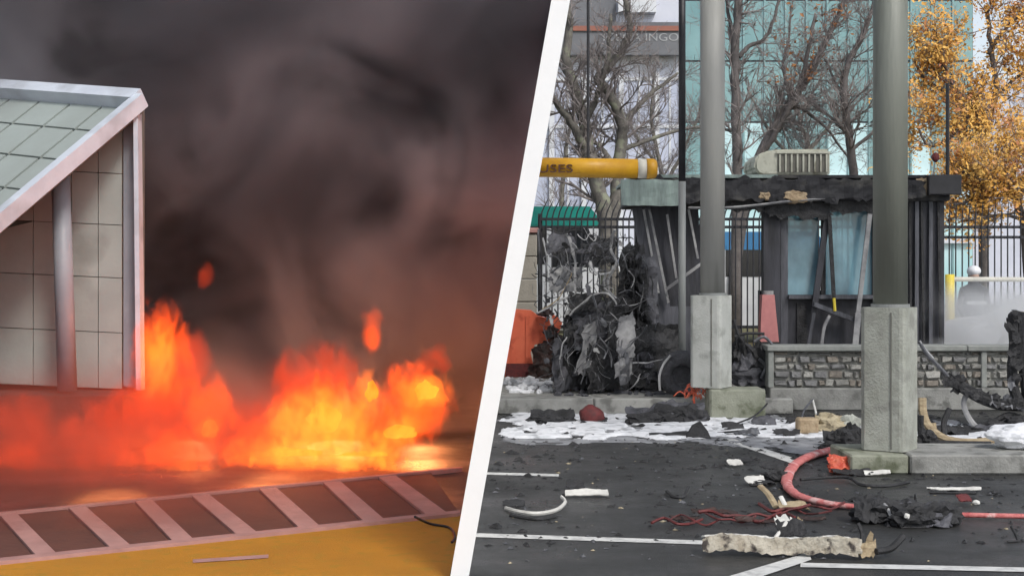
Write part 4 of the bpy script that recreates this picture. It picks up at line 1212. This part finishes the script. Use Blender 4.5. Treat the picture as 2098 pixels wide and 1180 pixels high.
# pale curved door skin standing upright
wsheet(1258,638,1296,778,'ash_panel',66,18.4,.05,.12,6,14,.9,name='door_skin',sh=6)
wsheet(1268,700,1292,790,'burnt_steel',67,18.38,.05,.1,5,9,.9,name='door_skin',sh=-8)
for k, (px, py, sx, sz, m) in enumerate(((1296,560,.12,.3,'char'),(1306,640,.14,.3,'char'),(1245,720,.24,.3,'char'),(1165,740,.2,.28,'char'),(1310,750,.3,.28,'char_grey'),(1205,765,.4,.2,'char_grey'),(1350,770,.35,.17,'char'))):
    c_ = W(px, py, 19.25); c_.z = max(c_.z, IS+sz*.5)
    MB().rock(c_, (sx,.3,sz), 70+k, .55, 4, 2.4).build('charred_mass', m, wk)
rr = random.Random(71)
for k in range(46):
    px, py = rr.uniform(1115,1330), rr.uniform(490,780)
    if px > 1262 and rr.random() < .6: continue
    w_ = rr.uniform(6,18); h_ = rr.uniform(6,22)
    wsheet(px, py, px+w_, py+h_, rr.choice(['ash_panel','char','burnt_steel','char','char_grey','burnt_steel']), 600+k, rr.uniform(18.45,18.9), .06, rr.uniform(-.15,.15), 5, 5, .8, name='torn_scrap', sh=rr.uniform(-12,12))
rr = random.Random(91)
for k in range(150):
    px, py = rr.uniform(1135,1345), rr.uniform(490,785)
    if px > 1310 and py < 560: continue
    a = rr.uniform(0, 6.28); l = rr.uniform(14,60)
    pts = [(px,py),(px+l*.5*math.cos(a)+rr.gauss(0,3),py+l*.5*math.sin(a)+rr.gauss(0,3)),(px+l*math.cos(a+.2),min(py+l*math.sin(a+.2),800))]
    wtube(pts, rr.uniform(.004,.014), rr.choice(['char','char','char_grey','burnt_steel','burnt_steel','burnt_steel','ash_panel']), rr.uniform(18.35,18.7), sd=k+500, n=5)
# lie low: ash and scrap at the foot of the wreck
fs = MB()
rr = random.Random(9)
for k in range(170):
    px, py = rr.uniform(1140,1440), rr.uniform(775,812)
    p = G(px, py, IS)
    fs.rock((p.x, p.y, IS+.01), (rr.uniform(.02,.09), rr.uniform(.02,.07), rr.uniform(.01,.05)), k, .5, 1)
o = fs.build('ash_scrap', 'char_grey', None); tag(o, 'grey ash and small scrap strewn around the wreck', 'debris', kind='stuff')
rr = random.Random(10); fs = MB()
for k in range(90):
    p = G(rr.uniform(1032,1130), rr.uniform(776,806), IS)
    fs.rock((p.x, p.y, IS+.01), (rr.uniform(.02,.1), rr.uniform(.02,.08), rr.uniform(.015,.06)), k+300, .5, 1)
tag(fs.build('foam_lumps', 'foam', None), 'white foam lumps on the island before the orange barrier', 'foam', kind='stuff')

# half-buried tyre
ty = G(1396, 806, IS)
tyr = thing('burnt_tyre', 'burnt-out grey tyre leaning at the foot of slim pole', 'tyre', (ty.x, 18.2, IS))
c0 = P(1397, 765, 18.2)
bm = bmesh.new()
n1, n2, R1, R2 = 36, 14, .21, .085
gv = []
for i in range(n1):
    a = 2*math.pi*i/n1
    for j in range(n2):
        b = 2*math.pi*j/n2
        rr_ = R1+R2*math.cos(b)*(1.1)+.012*noise.noise(Vector((math.cos(a)*4, math.sin(a)*4, b)))
        v = Vector((rr_*math.cos(a), R2*1.3*math.sin(b), rr_*math.sin(a)))
        v = Matrix.Rotation(math.radians(18),3,'X') @ v
        gv.append(bm.verts.new(c0+v))
for i in range(n1):
    for j in range(n2):
        bm.faces.new([gv[i*n2+j], gv[((i+1)%n1)*n2+j], gv[((i+1)%n1)*n2+(j+1)%n2], gv[i*n2+(j+1)%n2]])
MB().bm(bm).build('tread', 'tyre_ash', tyr, smooth=True)
MB().rock(c0+Vector((0,.04,0)), (.2,.06,.2), 8, .2, 3).build('melted_hub', 'tyre_ash', tyr)
MB().tube(spline([P(1352,800,18.05), P(1351,770,18.05), P(1360,745,18.05), P(1374,728,18.05)],5), .016, 6).build('rim_edge', 'bare_steel', tyr)
# heat-torn orange barrier
YO = 21.6
ob = thing('orange_barrier', 'orange plastic barrier, melted ragged on its right side', 'barrier', (P(1070,0,YO).x, YO, IS))
pol = [(1034,806),(1034,640),(1060,634),(1088,636),(1104,648),(1120,652),(1128,642),(1143,650),(1152,662),(1146,678),(1136,688),(1146,704),(1132,714),(1110,703),(1096,706),(1087,722),(1092,744),(1103,764),(1106,806)]
MB().prism([W(a, b, YO) for a, b in pol], (0,.3,0)).build('shell', 'orange_plastic', ob)
for px in (1050, 1080):
    MB().box(W(px,0,YO).x-.02, W(px,0,YO).x+.02, YO-.02, YO-.002, IS+.02, W(0,645,YO).z).build('rib', 'orange_plastic', ob)
MB().box(W(1036,0,YO).x, W(1104,0,YO).x, YO-.06, YO-.022, IS+.004, IS+.2).build('foot', 'dark_red', ob)
for k, (px, py, sx, sz) in enumerate(((1120,735,.22,.22),(1112,765,.2,.2),(1130,680,.1,.09),(1118,642,.12,.05),(1140,700,.1,.1))):
    MB().rock(W(px, py, YO-.15), (sx,.12,sz), 80+k, .5, 3).build('melted_lump', 'melt_black', ob)

# ------------------------------------------------------------------ loose pieces
def piece(name, label, cat, base, parts, group=None):
    t = thing(name, label, cat, base, group)
    for pname, mb, m, smth in parts: mb.build(pname, m, t, smooth=smth)
    return t
def heap(pxs, seed, ztop=None):
    """lumps given as (px, py_bottom, halfwidth_px, height_px) resting on the road"""
    out = []
    for k, (px, py, hw, h) in enumerate(pxs):
        g = G(px, py); s = F/g.y
        out.append(MB().rock((g.x, g.y, h/s*.42), (hw/s, hw/s*.6, h/s*.62), seed+k, .5, 3, 2.4))
    for m in out:
        for v in m.v: v.z = max(v.z, .004)
    return out
def gsheet(px0, px1, py, h, seed, amp=.04, lean=.15, nu=12, nv=6, rag=.35, curl=0.0):
    a, b = G(px0, py), G(px1, py); s = F/a.y
    m = MB().sheet(a+Vector((0,0,.015)), b-a, Vector((0, lean, h/s)), nu, nv, amp, seed, .007, rag, 5.0, curl)
    for v in m.v: v.z = max(v.z, .004)
    return m
def gtube(pts, r, n=7, flat=1.0, k=6):
    """pts: (px, py_on_ground, height_m)"""
    q = []
    for px, py, z in pts:
        q.append(G(px, py)+Vector((0,0,z)))
    return MB().tube(spline(q, k), r, n, flat=flat)
hp = heap([(1100,866,18,16),(1130,868,26,14),(1160,866,20,12)], 200)
piece('charred_scraps', 'row of charred black scraps on the foam beside red dome', 'debris', G(1130,866), [('scrap', m, 'char', False) for m in hp] + [('strip', gsheet(1084,1180,866,22,205,.05), 'char', False)])
m = MB().rock(G(1212,866)+Vector((0,0,.07)), (.15,.13,.13), 6, .18, 3)
for v in m.v: v.z = max(v.z, .004)
piece('red_dome', 'dark red dome-shaped fragment lying on the foam', 'debris', G(1212,866), [('shell', m, 'dark_red', True), ('flange', gsheet(1190,1246,868,8,7,.03), 'char', False)])
hp = heap([(1320,868,36,20),(1370,866,40,34),(1415,866,34,36)], 210)
piece('charred_sheet', 'long crumpled black sheet heaped on the foam near far column', 'debris', G(1370,868), [('fold', m, 'char', False) for m in hp] + [('sheet', gsheet(1286,1448,868,34,215,.09,.3,18,7), 'char_grey', False), ('edge', gtube([(1295,868,.03),(1315,869,.03),(1335,866,.09)], .012), 'bare_steel', False)])
piece('black_shard', 'upright black shard standing on the foam edge', 'debris', G(1430,898), [('shard', MB().prism([G(1404,899), G(1420,897)+Vector((0,0,.13)), G(1436,897)+Vector((0,0,.17)), G(1450,898)+Vector((0,0,.08)), G(1458,900), G(1436,899)+Vector((0,0,.03))], (0,.09,.0)), 'char', False), ('strip', gsheet(1330,1420,897,6,9,.03), 'char', False)])
rt = MB()
rr = random.Random(3)
for k in range(26):
    a = P(rr.uniform(1402,1440), rr.uniform(797,818), 17.6); b = a+Vector((rr.uniform(-.15,.15), rr.uniform(-.05,.05), rr.uniform(-.04,.05)))
    rt.tube(spline([a, (a+b)/2+Vector((0,0,.05)), b],4), .0055, 5)
rt.tube([P(1420,800,17.6), Vector((P(1425,0,17.6).x, 17.6, 0))], .012, 5)
tag(rt.build('red_cable_tangle', 'red_debris', None, origin=Vector((P(1420,0,17.6).x,17.6,0))), 'tangle of red cable hanging beside the mossy block', 'cable')
# engine remains behind far pier
YE = 18.75
en = thing('engine_remains', 'burnt engine parts piled between far pier and stone wall', 'wreck', (P(1540,0,YE).x, YE, IS))
for k, (px, py, sx, sz) in enumerate(((1525,745,.18,.25),(1555,740,.15,.22),(1540,775,.24,.16),(1515,720,.1,.2))):
    MB().rock(P(px, py, YE), (sx,.15,sz), 90+k, .5, 3, 2.2).build('engine_lump', 'char' if k % 2 else 'char_grey', en)
for pts in ([(1503,655),(1515,690),(1542,720)], [(1505,690),(1530,683),(1566,684)], [(1545,700),(1565,690),(1582,706)], [(1555,735),(1568,750),(1560,775)]):
    MB().tube(spline([P(a, b, YE-.15) for a, b in pts],5), .022, 6).build('bent_pipe', 'burnt_steel' if pts[0][0] > 1540 else 'char', en)
# rubble between the piers
hp = heap([(1655,888,24,30),(1700,886,34,36),(1738,886,26,34)], 220)
bk = MB().cbox(G(1636,890).x, G(1678,890).x, G(0,890).y, G(0,890).y+.2, .004, .17, .02)
piece('concrete_rubble', 'tan broken concrete chunk lying left of the near pier', 'rubble', G(1690,888), [('chunk', bk, 'insulation', False), ('lump', hp[1], 'rubble', False), ('lump', hp[2], 'stained_concrete', False),
      ('rod', gtube([(1640,888,.1),(1648,880,.22),(1666,872,.3)], .012), 'burnt_steel', False), ('rod', gtube([(1665,872,.3),(1672,880,.18)], .012), 'white_debris', False),
      ('slab', gsheet(1600,1690,884,10,223,.03), 'foam', False)])
hp = heap([(1720,918,24,36),(1745,912,22,44),(1700,925,20,20)], 230)
piece('black_scrap_heap', 'heap of black scrap leaning on the left side of near pier', 'debris', G(1725,918), [('scrap', m, 'char', False) for m in hp] + [('sheet', gsheet(1690,1760,918,30,231,.06), 'char', False), ('flake', gsheet(1712,1758,900,8,235,.03), 'white_debris', False)])
hp = heap([(1715,968,18,26),(1742,966,26,32)], 240)
piece('red_crumple', 'bright red crumpled plastic piece against the kerb end', 'debris', G(1735,968), [('lump', m, 'red_debris', False) for m in hp] + [('torn_skin', gsheet(1700,1772,970,26,241,.06), 'red_debris', False), ('black_base', gsheet(1705,1790,976,6,242,.03), 'char', False)])
# large burnt bumper arc on the right
YA = 16.2
def A(px, py, y=YA): return P(px, py, y)
ar = thing('bumper_arc', 'long black burnt bumper curving up at the right edge', 'debris', G(2020,880))
MB().tube(spline([A(1944,776),A(1975,795),A(2010,815),A(2050,828),A(2100,830),A(2150,826)],6), [.05]*31, 8, flat=1.3).build('bumper_skin', 'char', ar)
MB().tube(spline([A(1886,704),A(1900,726),A(1925,752),A(1950,778),A(1975,794)],6), .022, 7).build('strip', 'burnt_steel', ar)
MB().tube(spline([A(1884,698),A(1896,716),A(1912,734)],6), .013, 6).build('chrome_strip', 'bare_steel', ar)
MB().tube(spline([A(2072,650),A(2078,700),A(2074,760),A(2078,800),A(2092,828)],6), .06, 8).build('upright', 'char', ar)
MB().tube(spline([A(2100,640),A(2092,690),A(2100,760),A(2108,828)],6), .07, 8).build('upright', 'char', ar)
rr = random.Random(77)
for k in range(12):
    t_ = k/11; px_ = 1940+t_*160; py_ = 776+math.sin(min(t_*1.6,1.57))*52
    a_ = A(px_-8, py_+16, 16.2-.06)
    MB().sheet(a_, Vector((rr.uniform(.12,.2),rr.uniform(-.03,.03),-.06*(1-t_))), Vector((rr.uniform(-.04,.04),.04,rr.uniform(.1,.18))), 5, 5, .06, 700+k, .006, .8, 6).build('torn_skin', rr.choice(['char','char','burnt_steel','char_grey']), ar)
for k in range(7):
    a_ = A(2066+rr.uniform(-4,6), 660+k*24, 16.1)
    MB().sheet(a_, Vector((rr.uniform(.1,.2),0,rr.uniform(-.05,.05))), Vector((rr.uniform(-.05,.05),.03,rr.uniform(.1,.2))), 5, 5, .06, 730+k, .006, .8, 6).build('torn_skin', rr.choice(['char','char','burnt_steel']), ar)
for k, (px, py) in enumerate(((1968,776),(2004,806),(2040,816),(2076,650))):
    MB().rock(A(px,py), (.06,.06,.06), 300+k, .4, 2).build('bracket', 'char', ar)
MB().tube(spline([A(1984,802),A(1974,826),A(1985,856),A(2004,876),A(2030,880)],6), .02, 7, flat=1.6).build('prop', 'ash_panel', ar)
MB().tube(spline([A(2004,876),A(2040,862),A(2070,850),A(2110,864)],6), .035, 7).build('lower_arm', 'char', ar)
for k, (px, hw, h) in enumerate(((2040,26,20),(2085,30,28))):
    mm_ = heap([(px, 882, hw, h)], 320+k)[0]; mm_.build('scrap', 'char', ar)
# bent timber frame
wf = thing('bent_frame', 'tan and charred curved frame lying behind the near kerb', 'debris', G(1950,912))
gtube([(1890,905,.45),(1892,906,.3),(1905,908,.16),(1940,912,.06),(1990,914,.04),(2036,914,.06)], .03, 7, 1.5).build('rail', 'wood_tan', wf)
gtube([(1886,912,.3),(1888,912,.12),(1905,914,.04),(1960,916,.03),(2030,917,.03)], .035, 7).build('lower_rail', 'char', wf)
gtube([(1935,908,.05),(1934,906,.2),(1946,905,.34)], .03, 6).build('stub', 'char', wf)
gtube([(1915,908,.05),(1912,907,.2)], .03, 6).build('stub', 'wood_tan', wf)
heap([(1900,914,20,30)], 260)[0].build('charred_lump', 'char', wf)
m = MB().rock((4.62,13.12,.27), (.36,.2,.13), 17, .22, 4, 1.4)
for v in m.v: v.z = max(v.z, .173)
tag(m.build('pale_block', 'foam', origin=(4.6,13.1,.172)), 'pale foam-covered block on the near kerb at right edge', 'block')

# red fire hose
def hose_pts(): return [(1705,930,.05),(1672,938,.05),(1640,952,.05),(1617,975,.05),(1612,1000,.05),(1632,1022,.045),(1680,1036,.04),(1730,1043,.035),(1790,1048,.035)]
hs = thing('fire_hose', 'flattened pinkish red fire hose curving across the road', 'hose', G(1620,985))
hq = spline([G(a, b)+Vector((0,0,c*.75)) for a, b, c in hose_pts()], 10)
nh = len(hq)-1
MB().tube([p+Vector((noise.noise(p*6)*.008, noise.noise(p*6+Vector((4,4,4)))*.008, 0)) for p in hq], [(.056-.024*k/nh)*(1+.13*noise.noise(p*14)) for k, p in enumerate(hq)], 14, flat=.62).build('filled_length', 'hose', hs, smooth=True)
gtube([(1790,1050,.03),(1880,1060,.03),(1960,1062,.028),(2040,1064,.028),(2140,1066,.028)], .026, 10, .7, 8).build('flat_length', 'hose', hs, smooth=True)
hp = heap([(1775,1066,34,30),(1820,1070,44,40),(1870,1078,50,44),(1915,1076,46,46),(1945,1074,26,40)], 270)
piece('charred_bundle', 'large charred black bundle lying over the fire hose', 'debris', G(1860,1078), [('lump', m, 'char', False) for m in hp] +
      [('torn_sheet', gsheet(1745,1900,1074,42,271,.09,.2,20,8), 'char', False), ('torn_sheet', gsheet(1850,1962,1082,40,272,.08,.15,14,8), 'char_grey', False),
       ('spike', MB().prism([G(1870,1062), G(1876,1062)+Vector((0,0,.17)), G(1886,1062)], (0,.03,0)), 'char', False),
       ('strap', gtube([(1800,1068,.14),(1815,1072,.12),(1832,1078,.03)], .014), 'ash_panel', False),
       ('chip', MB().rock(G(1850,1082)+Vector((0,-.1,.1)), (.02,.02,.02), 3, .3, 2), 'white_debris', False)])
# mortar-crusted beam in the foreground
bl, br_ = G(1436,1136), G(1766,1146)
bmn = MB().sheet(bl+Vector((0,0,.012)), br_-bl, Vector((0,.02,.105)), 40, 6, .03, 281, .05, .35, 7.0)
for v in bmn.v:
    t_ = (v.x-bl.x)/(br_.x-bl.x); v.y += .06*math.sin(t_*3.0); v.z += .012*math.sin(t_*9)
for v in bmn.v: v.z = max(v.z, .005)
bt2 = MB().sheet(bl+Vector((0,.012,.1)), br_-bl, Vector((0,.09,-.01)), 40, 4, .02, 282, .012, .4, 7.0)
for v in bt2.v:
    t_ = (v.x-bl.x)/(br_.x-bl.x); v.y += .06*math.sin(t_*3.0); v.z += .012*math.sin(t_*9)
t_ = piece('crusted_beam', 'long pale crusted beam lying along the white lane line', 'debris', G(1600,1140), [('face', bmn, 'charred_beam', False), ('top_face', bt2, 'white_debris', False),
      ('broken_end', gsheet(1758,1800,1148,40,283,.07,.1,7,5,.8), 'wood_tan', False), ('burnt_tip', gtube([(1795,1146,.05),(1825,1143,.06),(1850,1138,.12)], .022, 6), 'char', False),
      ('splinter', gtube([(1730,1136,.12),(1750,1138,.08),(1770,1140,.06)], .025, 6), 'char', False), ('splinter', gtube([(1765,1140,.06),(1766,1138,.14),(1758,1137,.2)], .014, 5), 'char', False)])
# red webbing scrap left of the bundle
rw_ = MB(); rr = random.Random(21)
for k in range(9):
    x = 1345+k*36+rr.uniform(-15,15)
    rw_.v and None
    y = 1076-k*3+rr.uniform(-8,8)
    q = [G(x+j*26, y+rr.uniform(-7,7))+Vector((0,0,rr.uniform(.012,.06))) for j in range(5)]
    rw_.tube(spline(q,4), rr.uniform(.006,.014), 5)
w2 = []
for k in range(7):
    x = 1370+k*44
    w2.append(('charred_strip', gsheet(x, x+60, 1068+rr.uniform(-12,12), 7, 400+k, .03, .05, 8, 3, .5), 'melt_black', False))
piece('red_webbing', 'dark red tangled webbing and charred strips beside the hose bend', 'debris', G(1500,1070), [('webbing', rw_, 'dark_red', False)] + w2)
piece('splintered_wood', 'pale splintered wood standing by the hose bend', 'debris', G(1580,1045), [('splinter', gtube([(1590,1046,.03),(1575,1040,.1),(1558,1034,.14)], .028, 6, .6), 'wood_tan', False), ('splinter', gtube([(1612,1046,.02),(1600,1042,.09)], .02, 6, .6), 'white_debris', False), ('flake', gsheet(1600,1660,1050,10,291,.04), 'wood_tan', False)])
piece('white_bracket', 'white and black crumpled bracket just above the crusted beam', 'debris', G(1625,1104), [('sheet', gsheet(1594,1656,1106,34,295,.06,.12,9,6,.6), 'char', False), ('torn_skin', gsheet(1590,1630,1102,36,296,.05,.16,7,5,.7), 'white_debris', False), ('torn_skin', gsheet(1628,1650,1098,32,297,.05,.1,5,5,.7), 'wood_tan', False), ('spur', gtube([(1588,1106,.01),(1602,1102,.06),(1612,1100,.1)], .012, 5, 1.5), 'white_debris', False)])
piece('curved_trim', 'curved white trim strip with black edge at lower left of road', 'debris', G(1100,1055), [('strip', gtube([(1036,1046,.02),(1062,1056,.03),(1100,1060,.03),(1140,1054,.035),(1158,1042,.05),(1150,1034,.06)], .012, 6, 1.3), 'white_debris', False), ('black_edge', gsheet(1030,1075,1042,6,301,.02), 'char', False), ('under_strip', gtube([(1045,1058,.008),(1100,1066,.008),(1140,1060,.008)], .012, 6), 'char', False)])
piece('white_plate', 'flat white plate with black scrap behind it on road', 'debris', G(1205,1018), [('plate', gsheet(1158,1248,1020,9,305,.012,.1,14,4,.2), 'white_debris', False), ('scrap', gsheet(1160,1200,1004,12,306,.03), 'char', False)])
piece('black_sliver', 'small black curved sliver alone in the middle of road', 'debris', G(1388,1018), [('sliver', gtube([(1366,1014,.03),(1380,1020,.012),(1400,1020,.012),(1410,1010,.05)], .013, 6), 'char', False)])
piece('black_stick', 'short black upright stick at the right side of road', 'debris', G(2080,1108), [('stick', gtube([(2086,1110,.01),(2080,1108,.05),(2072,1106,.09)], .011, 6), 'char', False), ('foot', gtube([(2064,1112,.008),(2088,1110,.008)], .008, 5), 'char', False)])
piece('black_rod', 'thin black rod bent along the road below the kerb', 'debris', G(1780,998), [('rod', gtube([(1640,990,.03),(1700,985,.03),(1740,988,.04),(1765,998,.02),(1820,1000,.02),(1862,992,.02)], .014, 6), 'char', False), ('white_end', gsheet(1772,1826,976,6,311,.015,.06,8,3,.2), 'white_debris', False)])
piece('pale_strip', 'thin pale strip lying on the road right of bundle', 'debris', G(1950,1008), [('strip', gsheet(1900,2012,1008,5,313,.012,.04,14,3,.3), 'white_debris', False), ('black_underside', gtube([(1905,1011,.008),(2000,1012,.008)], .01, 5), 'char', False)])
piece('red_chip', 'small dark red and white chip beside the charred bundle', 'debris', G(1985,1036), [('chip', gsheet(1966,1995,1038,8,315,.03), 'dark_red', False), ('white_part', MB().rock(G(2000,1034)+Vector((0,0,.02)), (.03,.02,.02), 5, .3, 2), 'white_debris', False)])
piece('black_fan', 'cluster of black fragments left of the hose bend', 'debris', G(1580,990), [('fragment', m, 'char', False) for m in heap([(1560,994,26,10),(1590,985,24,24),(1600,968,18,20)], 330)] + [('white_shard', gsheet(1530,1570,996,10,335,.02), 'white_debris', False), ('sheet', gsheet(1560,1612,972,18,336,.05), 'char', False)])
piece('white_scrap', 'small white scrap near the diagonal lane line', 'debris', G(1505,955), [('scrap', gsheet(1492,1524,958,8,338,.015), 'white_debris', False), ('shadow_sheet', gsheet(1500,1545,950,4,339,.02), 'char', False)])  # dark sheet put in as the white scrap's shadow

piece('charred_clutter', 'loose charred sheets and rods on foam between the two piers', 'debris', G(1560,885),
      [('sheet', gsheet(a, b, y, h, 800+k, .06, .1, 9, 5, .7), m, False) for k, (a, b, y, h, m) in enumerate(((1478,1530,884,12,'char'),(1540,1590,874,16,'char_grey'),(1585,1640,897,10,'char'),(1500,1560,896,7,'burnt_steel'),(1610,1660,872,14,'char')))] +
      [('rod', gtube(p_, .011, 5), 'char', False) for p_ in ([(1500,874,.02),(1545,870,.1),(1572,862,.2)], [(1470,890,.02),(1520,888,.03),(1548,884,.02)])])
piece('pier_scraps', 'black twisted scraps lying right of the near pier', 'debris', G(1930,900),
      [('lump', m_, 'char', False) for m_ in heap([(1905,905,22,26),(1950,892,26,18),(1990,888,24,14)], 840)] + [('sheet', gsheet(1890,1990,896,16,845,.07,.15,12,5,.7), 'char', False), ('sheet', gsheet(2000,2080,890,16,846,.06,.15,10,5,.7), 'char_grey', False)])
# countless chips and grit over the road
def chips(name, label, n, m, seed, box, smin, smax):
    rr = random.Random(seed); mb = MB()
    for k in range(n):
        px, py = rr.uniform(box[0], box[1]), box[2]+(box[3]-box[2])*rr.random()**1.5
        p = G(px, py)
        if p.x < divx(p.y, 0)+.12: continue
        if noise.noise(Vector((p.x*.9, p.y*.6, seed))) < -.15 and rr.random() < .7: continue
        s = rr.uniform(smin, smax)*(rr.random()**2*.9+.3)
        u = Vector((rr.gauss(0,1), rr.gauss(0,1), 0)).normalized()*s; v = Vector((-u.y, u.x, 0))*rr.uniform(.3,.9)
        h = s*rr.uniform(.25,.7)
        b0 = p+Vector((0,0,.003))
        mb.add([b0-u-v*.5, b0+u*.9-v, b0+u+v*.8, b0-u*.7+v, b0+u*.2+v*.1+Vector((0,0,h)), b0-u*.4-v*.2+Vector((0,0,h*.7))],
               [(0,1,4,5),(1,2,4),(2,3,5,4),(3,0,5)])
    o = mb.build(name, m); tag(o, label, 'debris', kind='stuff')
chips('dark_grit', 'countless dark chips and grit scattered over the road', 1700, 'char', 61, (960,2098,850,1120), .008, .045)
chips('charred_fragments', 'charred black fragments strewn over foam and road near the piers', 700, 'char', 64, (1040,2098,848,960), .02, .075)
chips('pale_grit', 'countless pale chips and grit scattered over the road', 650, 'burnt_steel', 62, (960,2098,895,1150), .006, .03)
chips('white_flecks', 'small white flecks scattered over the road', 110, 'rubble', 63, (960,2098,895,1160), .008, .024)

# ------------------------------------------------------------------ person behind the rail
YP = 25.0
pp = thing('person', 'person in dark clothes and white helmet standing behind the yellow rail', 'person', (P(1995,0,YP).x, YP, 0.0))
X = P(1995,0,YP).x
me = bpy.data.meshes.new('body')
Vb = [(0,0,.95),(0,0,1.2),(0,0,1.42),(0,-.01,1.53),(0,-.02,1.66),
      (.19,0,1.42),(.25,0,1.14),(.2,-.14,.93),(-.19,0,1.42),(-.25,0,1.14),(-.2,-.14,.93),
      (.1,0,.9),(.11,-.02,.5),(.11,.02,.09),(.12,-.12,.04),(-.1,0,.9),(-.11,-.02,.5),(-.11,.02,.09),(-.12,-.12,.04)]
Eb = [(0,1),(1,2),(2,3),(3,4),(2,5),(5,6),(6,7),(2,8),(8,9),(9,10),(0,11),(11,12),(12,13),(13,14),(0,15),(15,16),(16,17),(17,18)]
Rb = [.15,.16,.16,.06,.095,.075,.06,.045,.075,.06,.045,.1,.075,.055,.045,.1,.075,.055,.045]
me.from_pydata(Vb, Eb, [])
bo = bpy.data.objects.new('body', me); COL.objects.link(bo); bo.parent = pp
me.materials.append(M['dark_cloth'])
skm = bo.modifiers.new('skin', 'SKIN'); bo.modifiers.new('sub', 'SUBSURF').levels = 1
for i, r_ in enumerate(Rb): me.skin_vertices[0].data[i].radius = (r_, r_*.85)
me.skin_vertices[0].data[0].use_root = True
MB().rock((X, YP-.03, 1.665), (.078,.095,.115), 1, .03, 3).build('face', 'skin', pp, smooth=True)
hm = MB().rock((X, YP-.01, 1.74), (.115,.135,.1), 2, .02, 3); hm.build('helmet', 'white_car', pp, smooth=True)
MB().box(X-.17, X+.17, YP-.165, YP-.14, 1.17, 1.23).build('reflective_band', 'white_car', pp)

# ------------------------------------------------------------------ drifting white mist behind the wall
smoke_mat('mist_volume', (0.985,0.99,0.995), 2.8, 1.3, 0.38, 0.66, zfade=((2, 1.75, .55),(0,5.3,6.1)))
m_ = MB().box(5.4, 8.6, 19.2, 22.9, IS+.02, 1.75)
o = m_.build('mist', 'mist_volume'); tag(o, 'white mist drifting behind the stone wall at right', 'mist', kind='stuff')
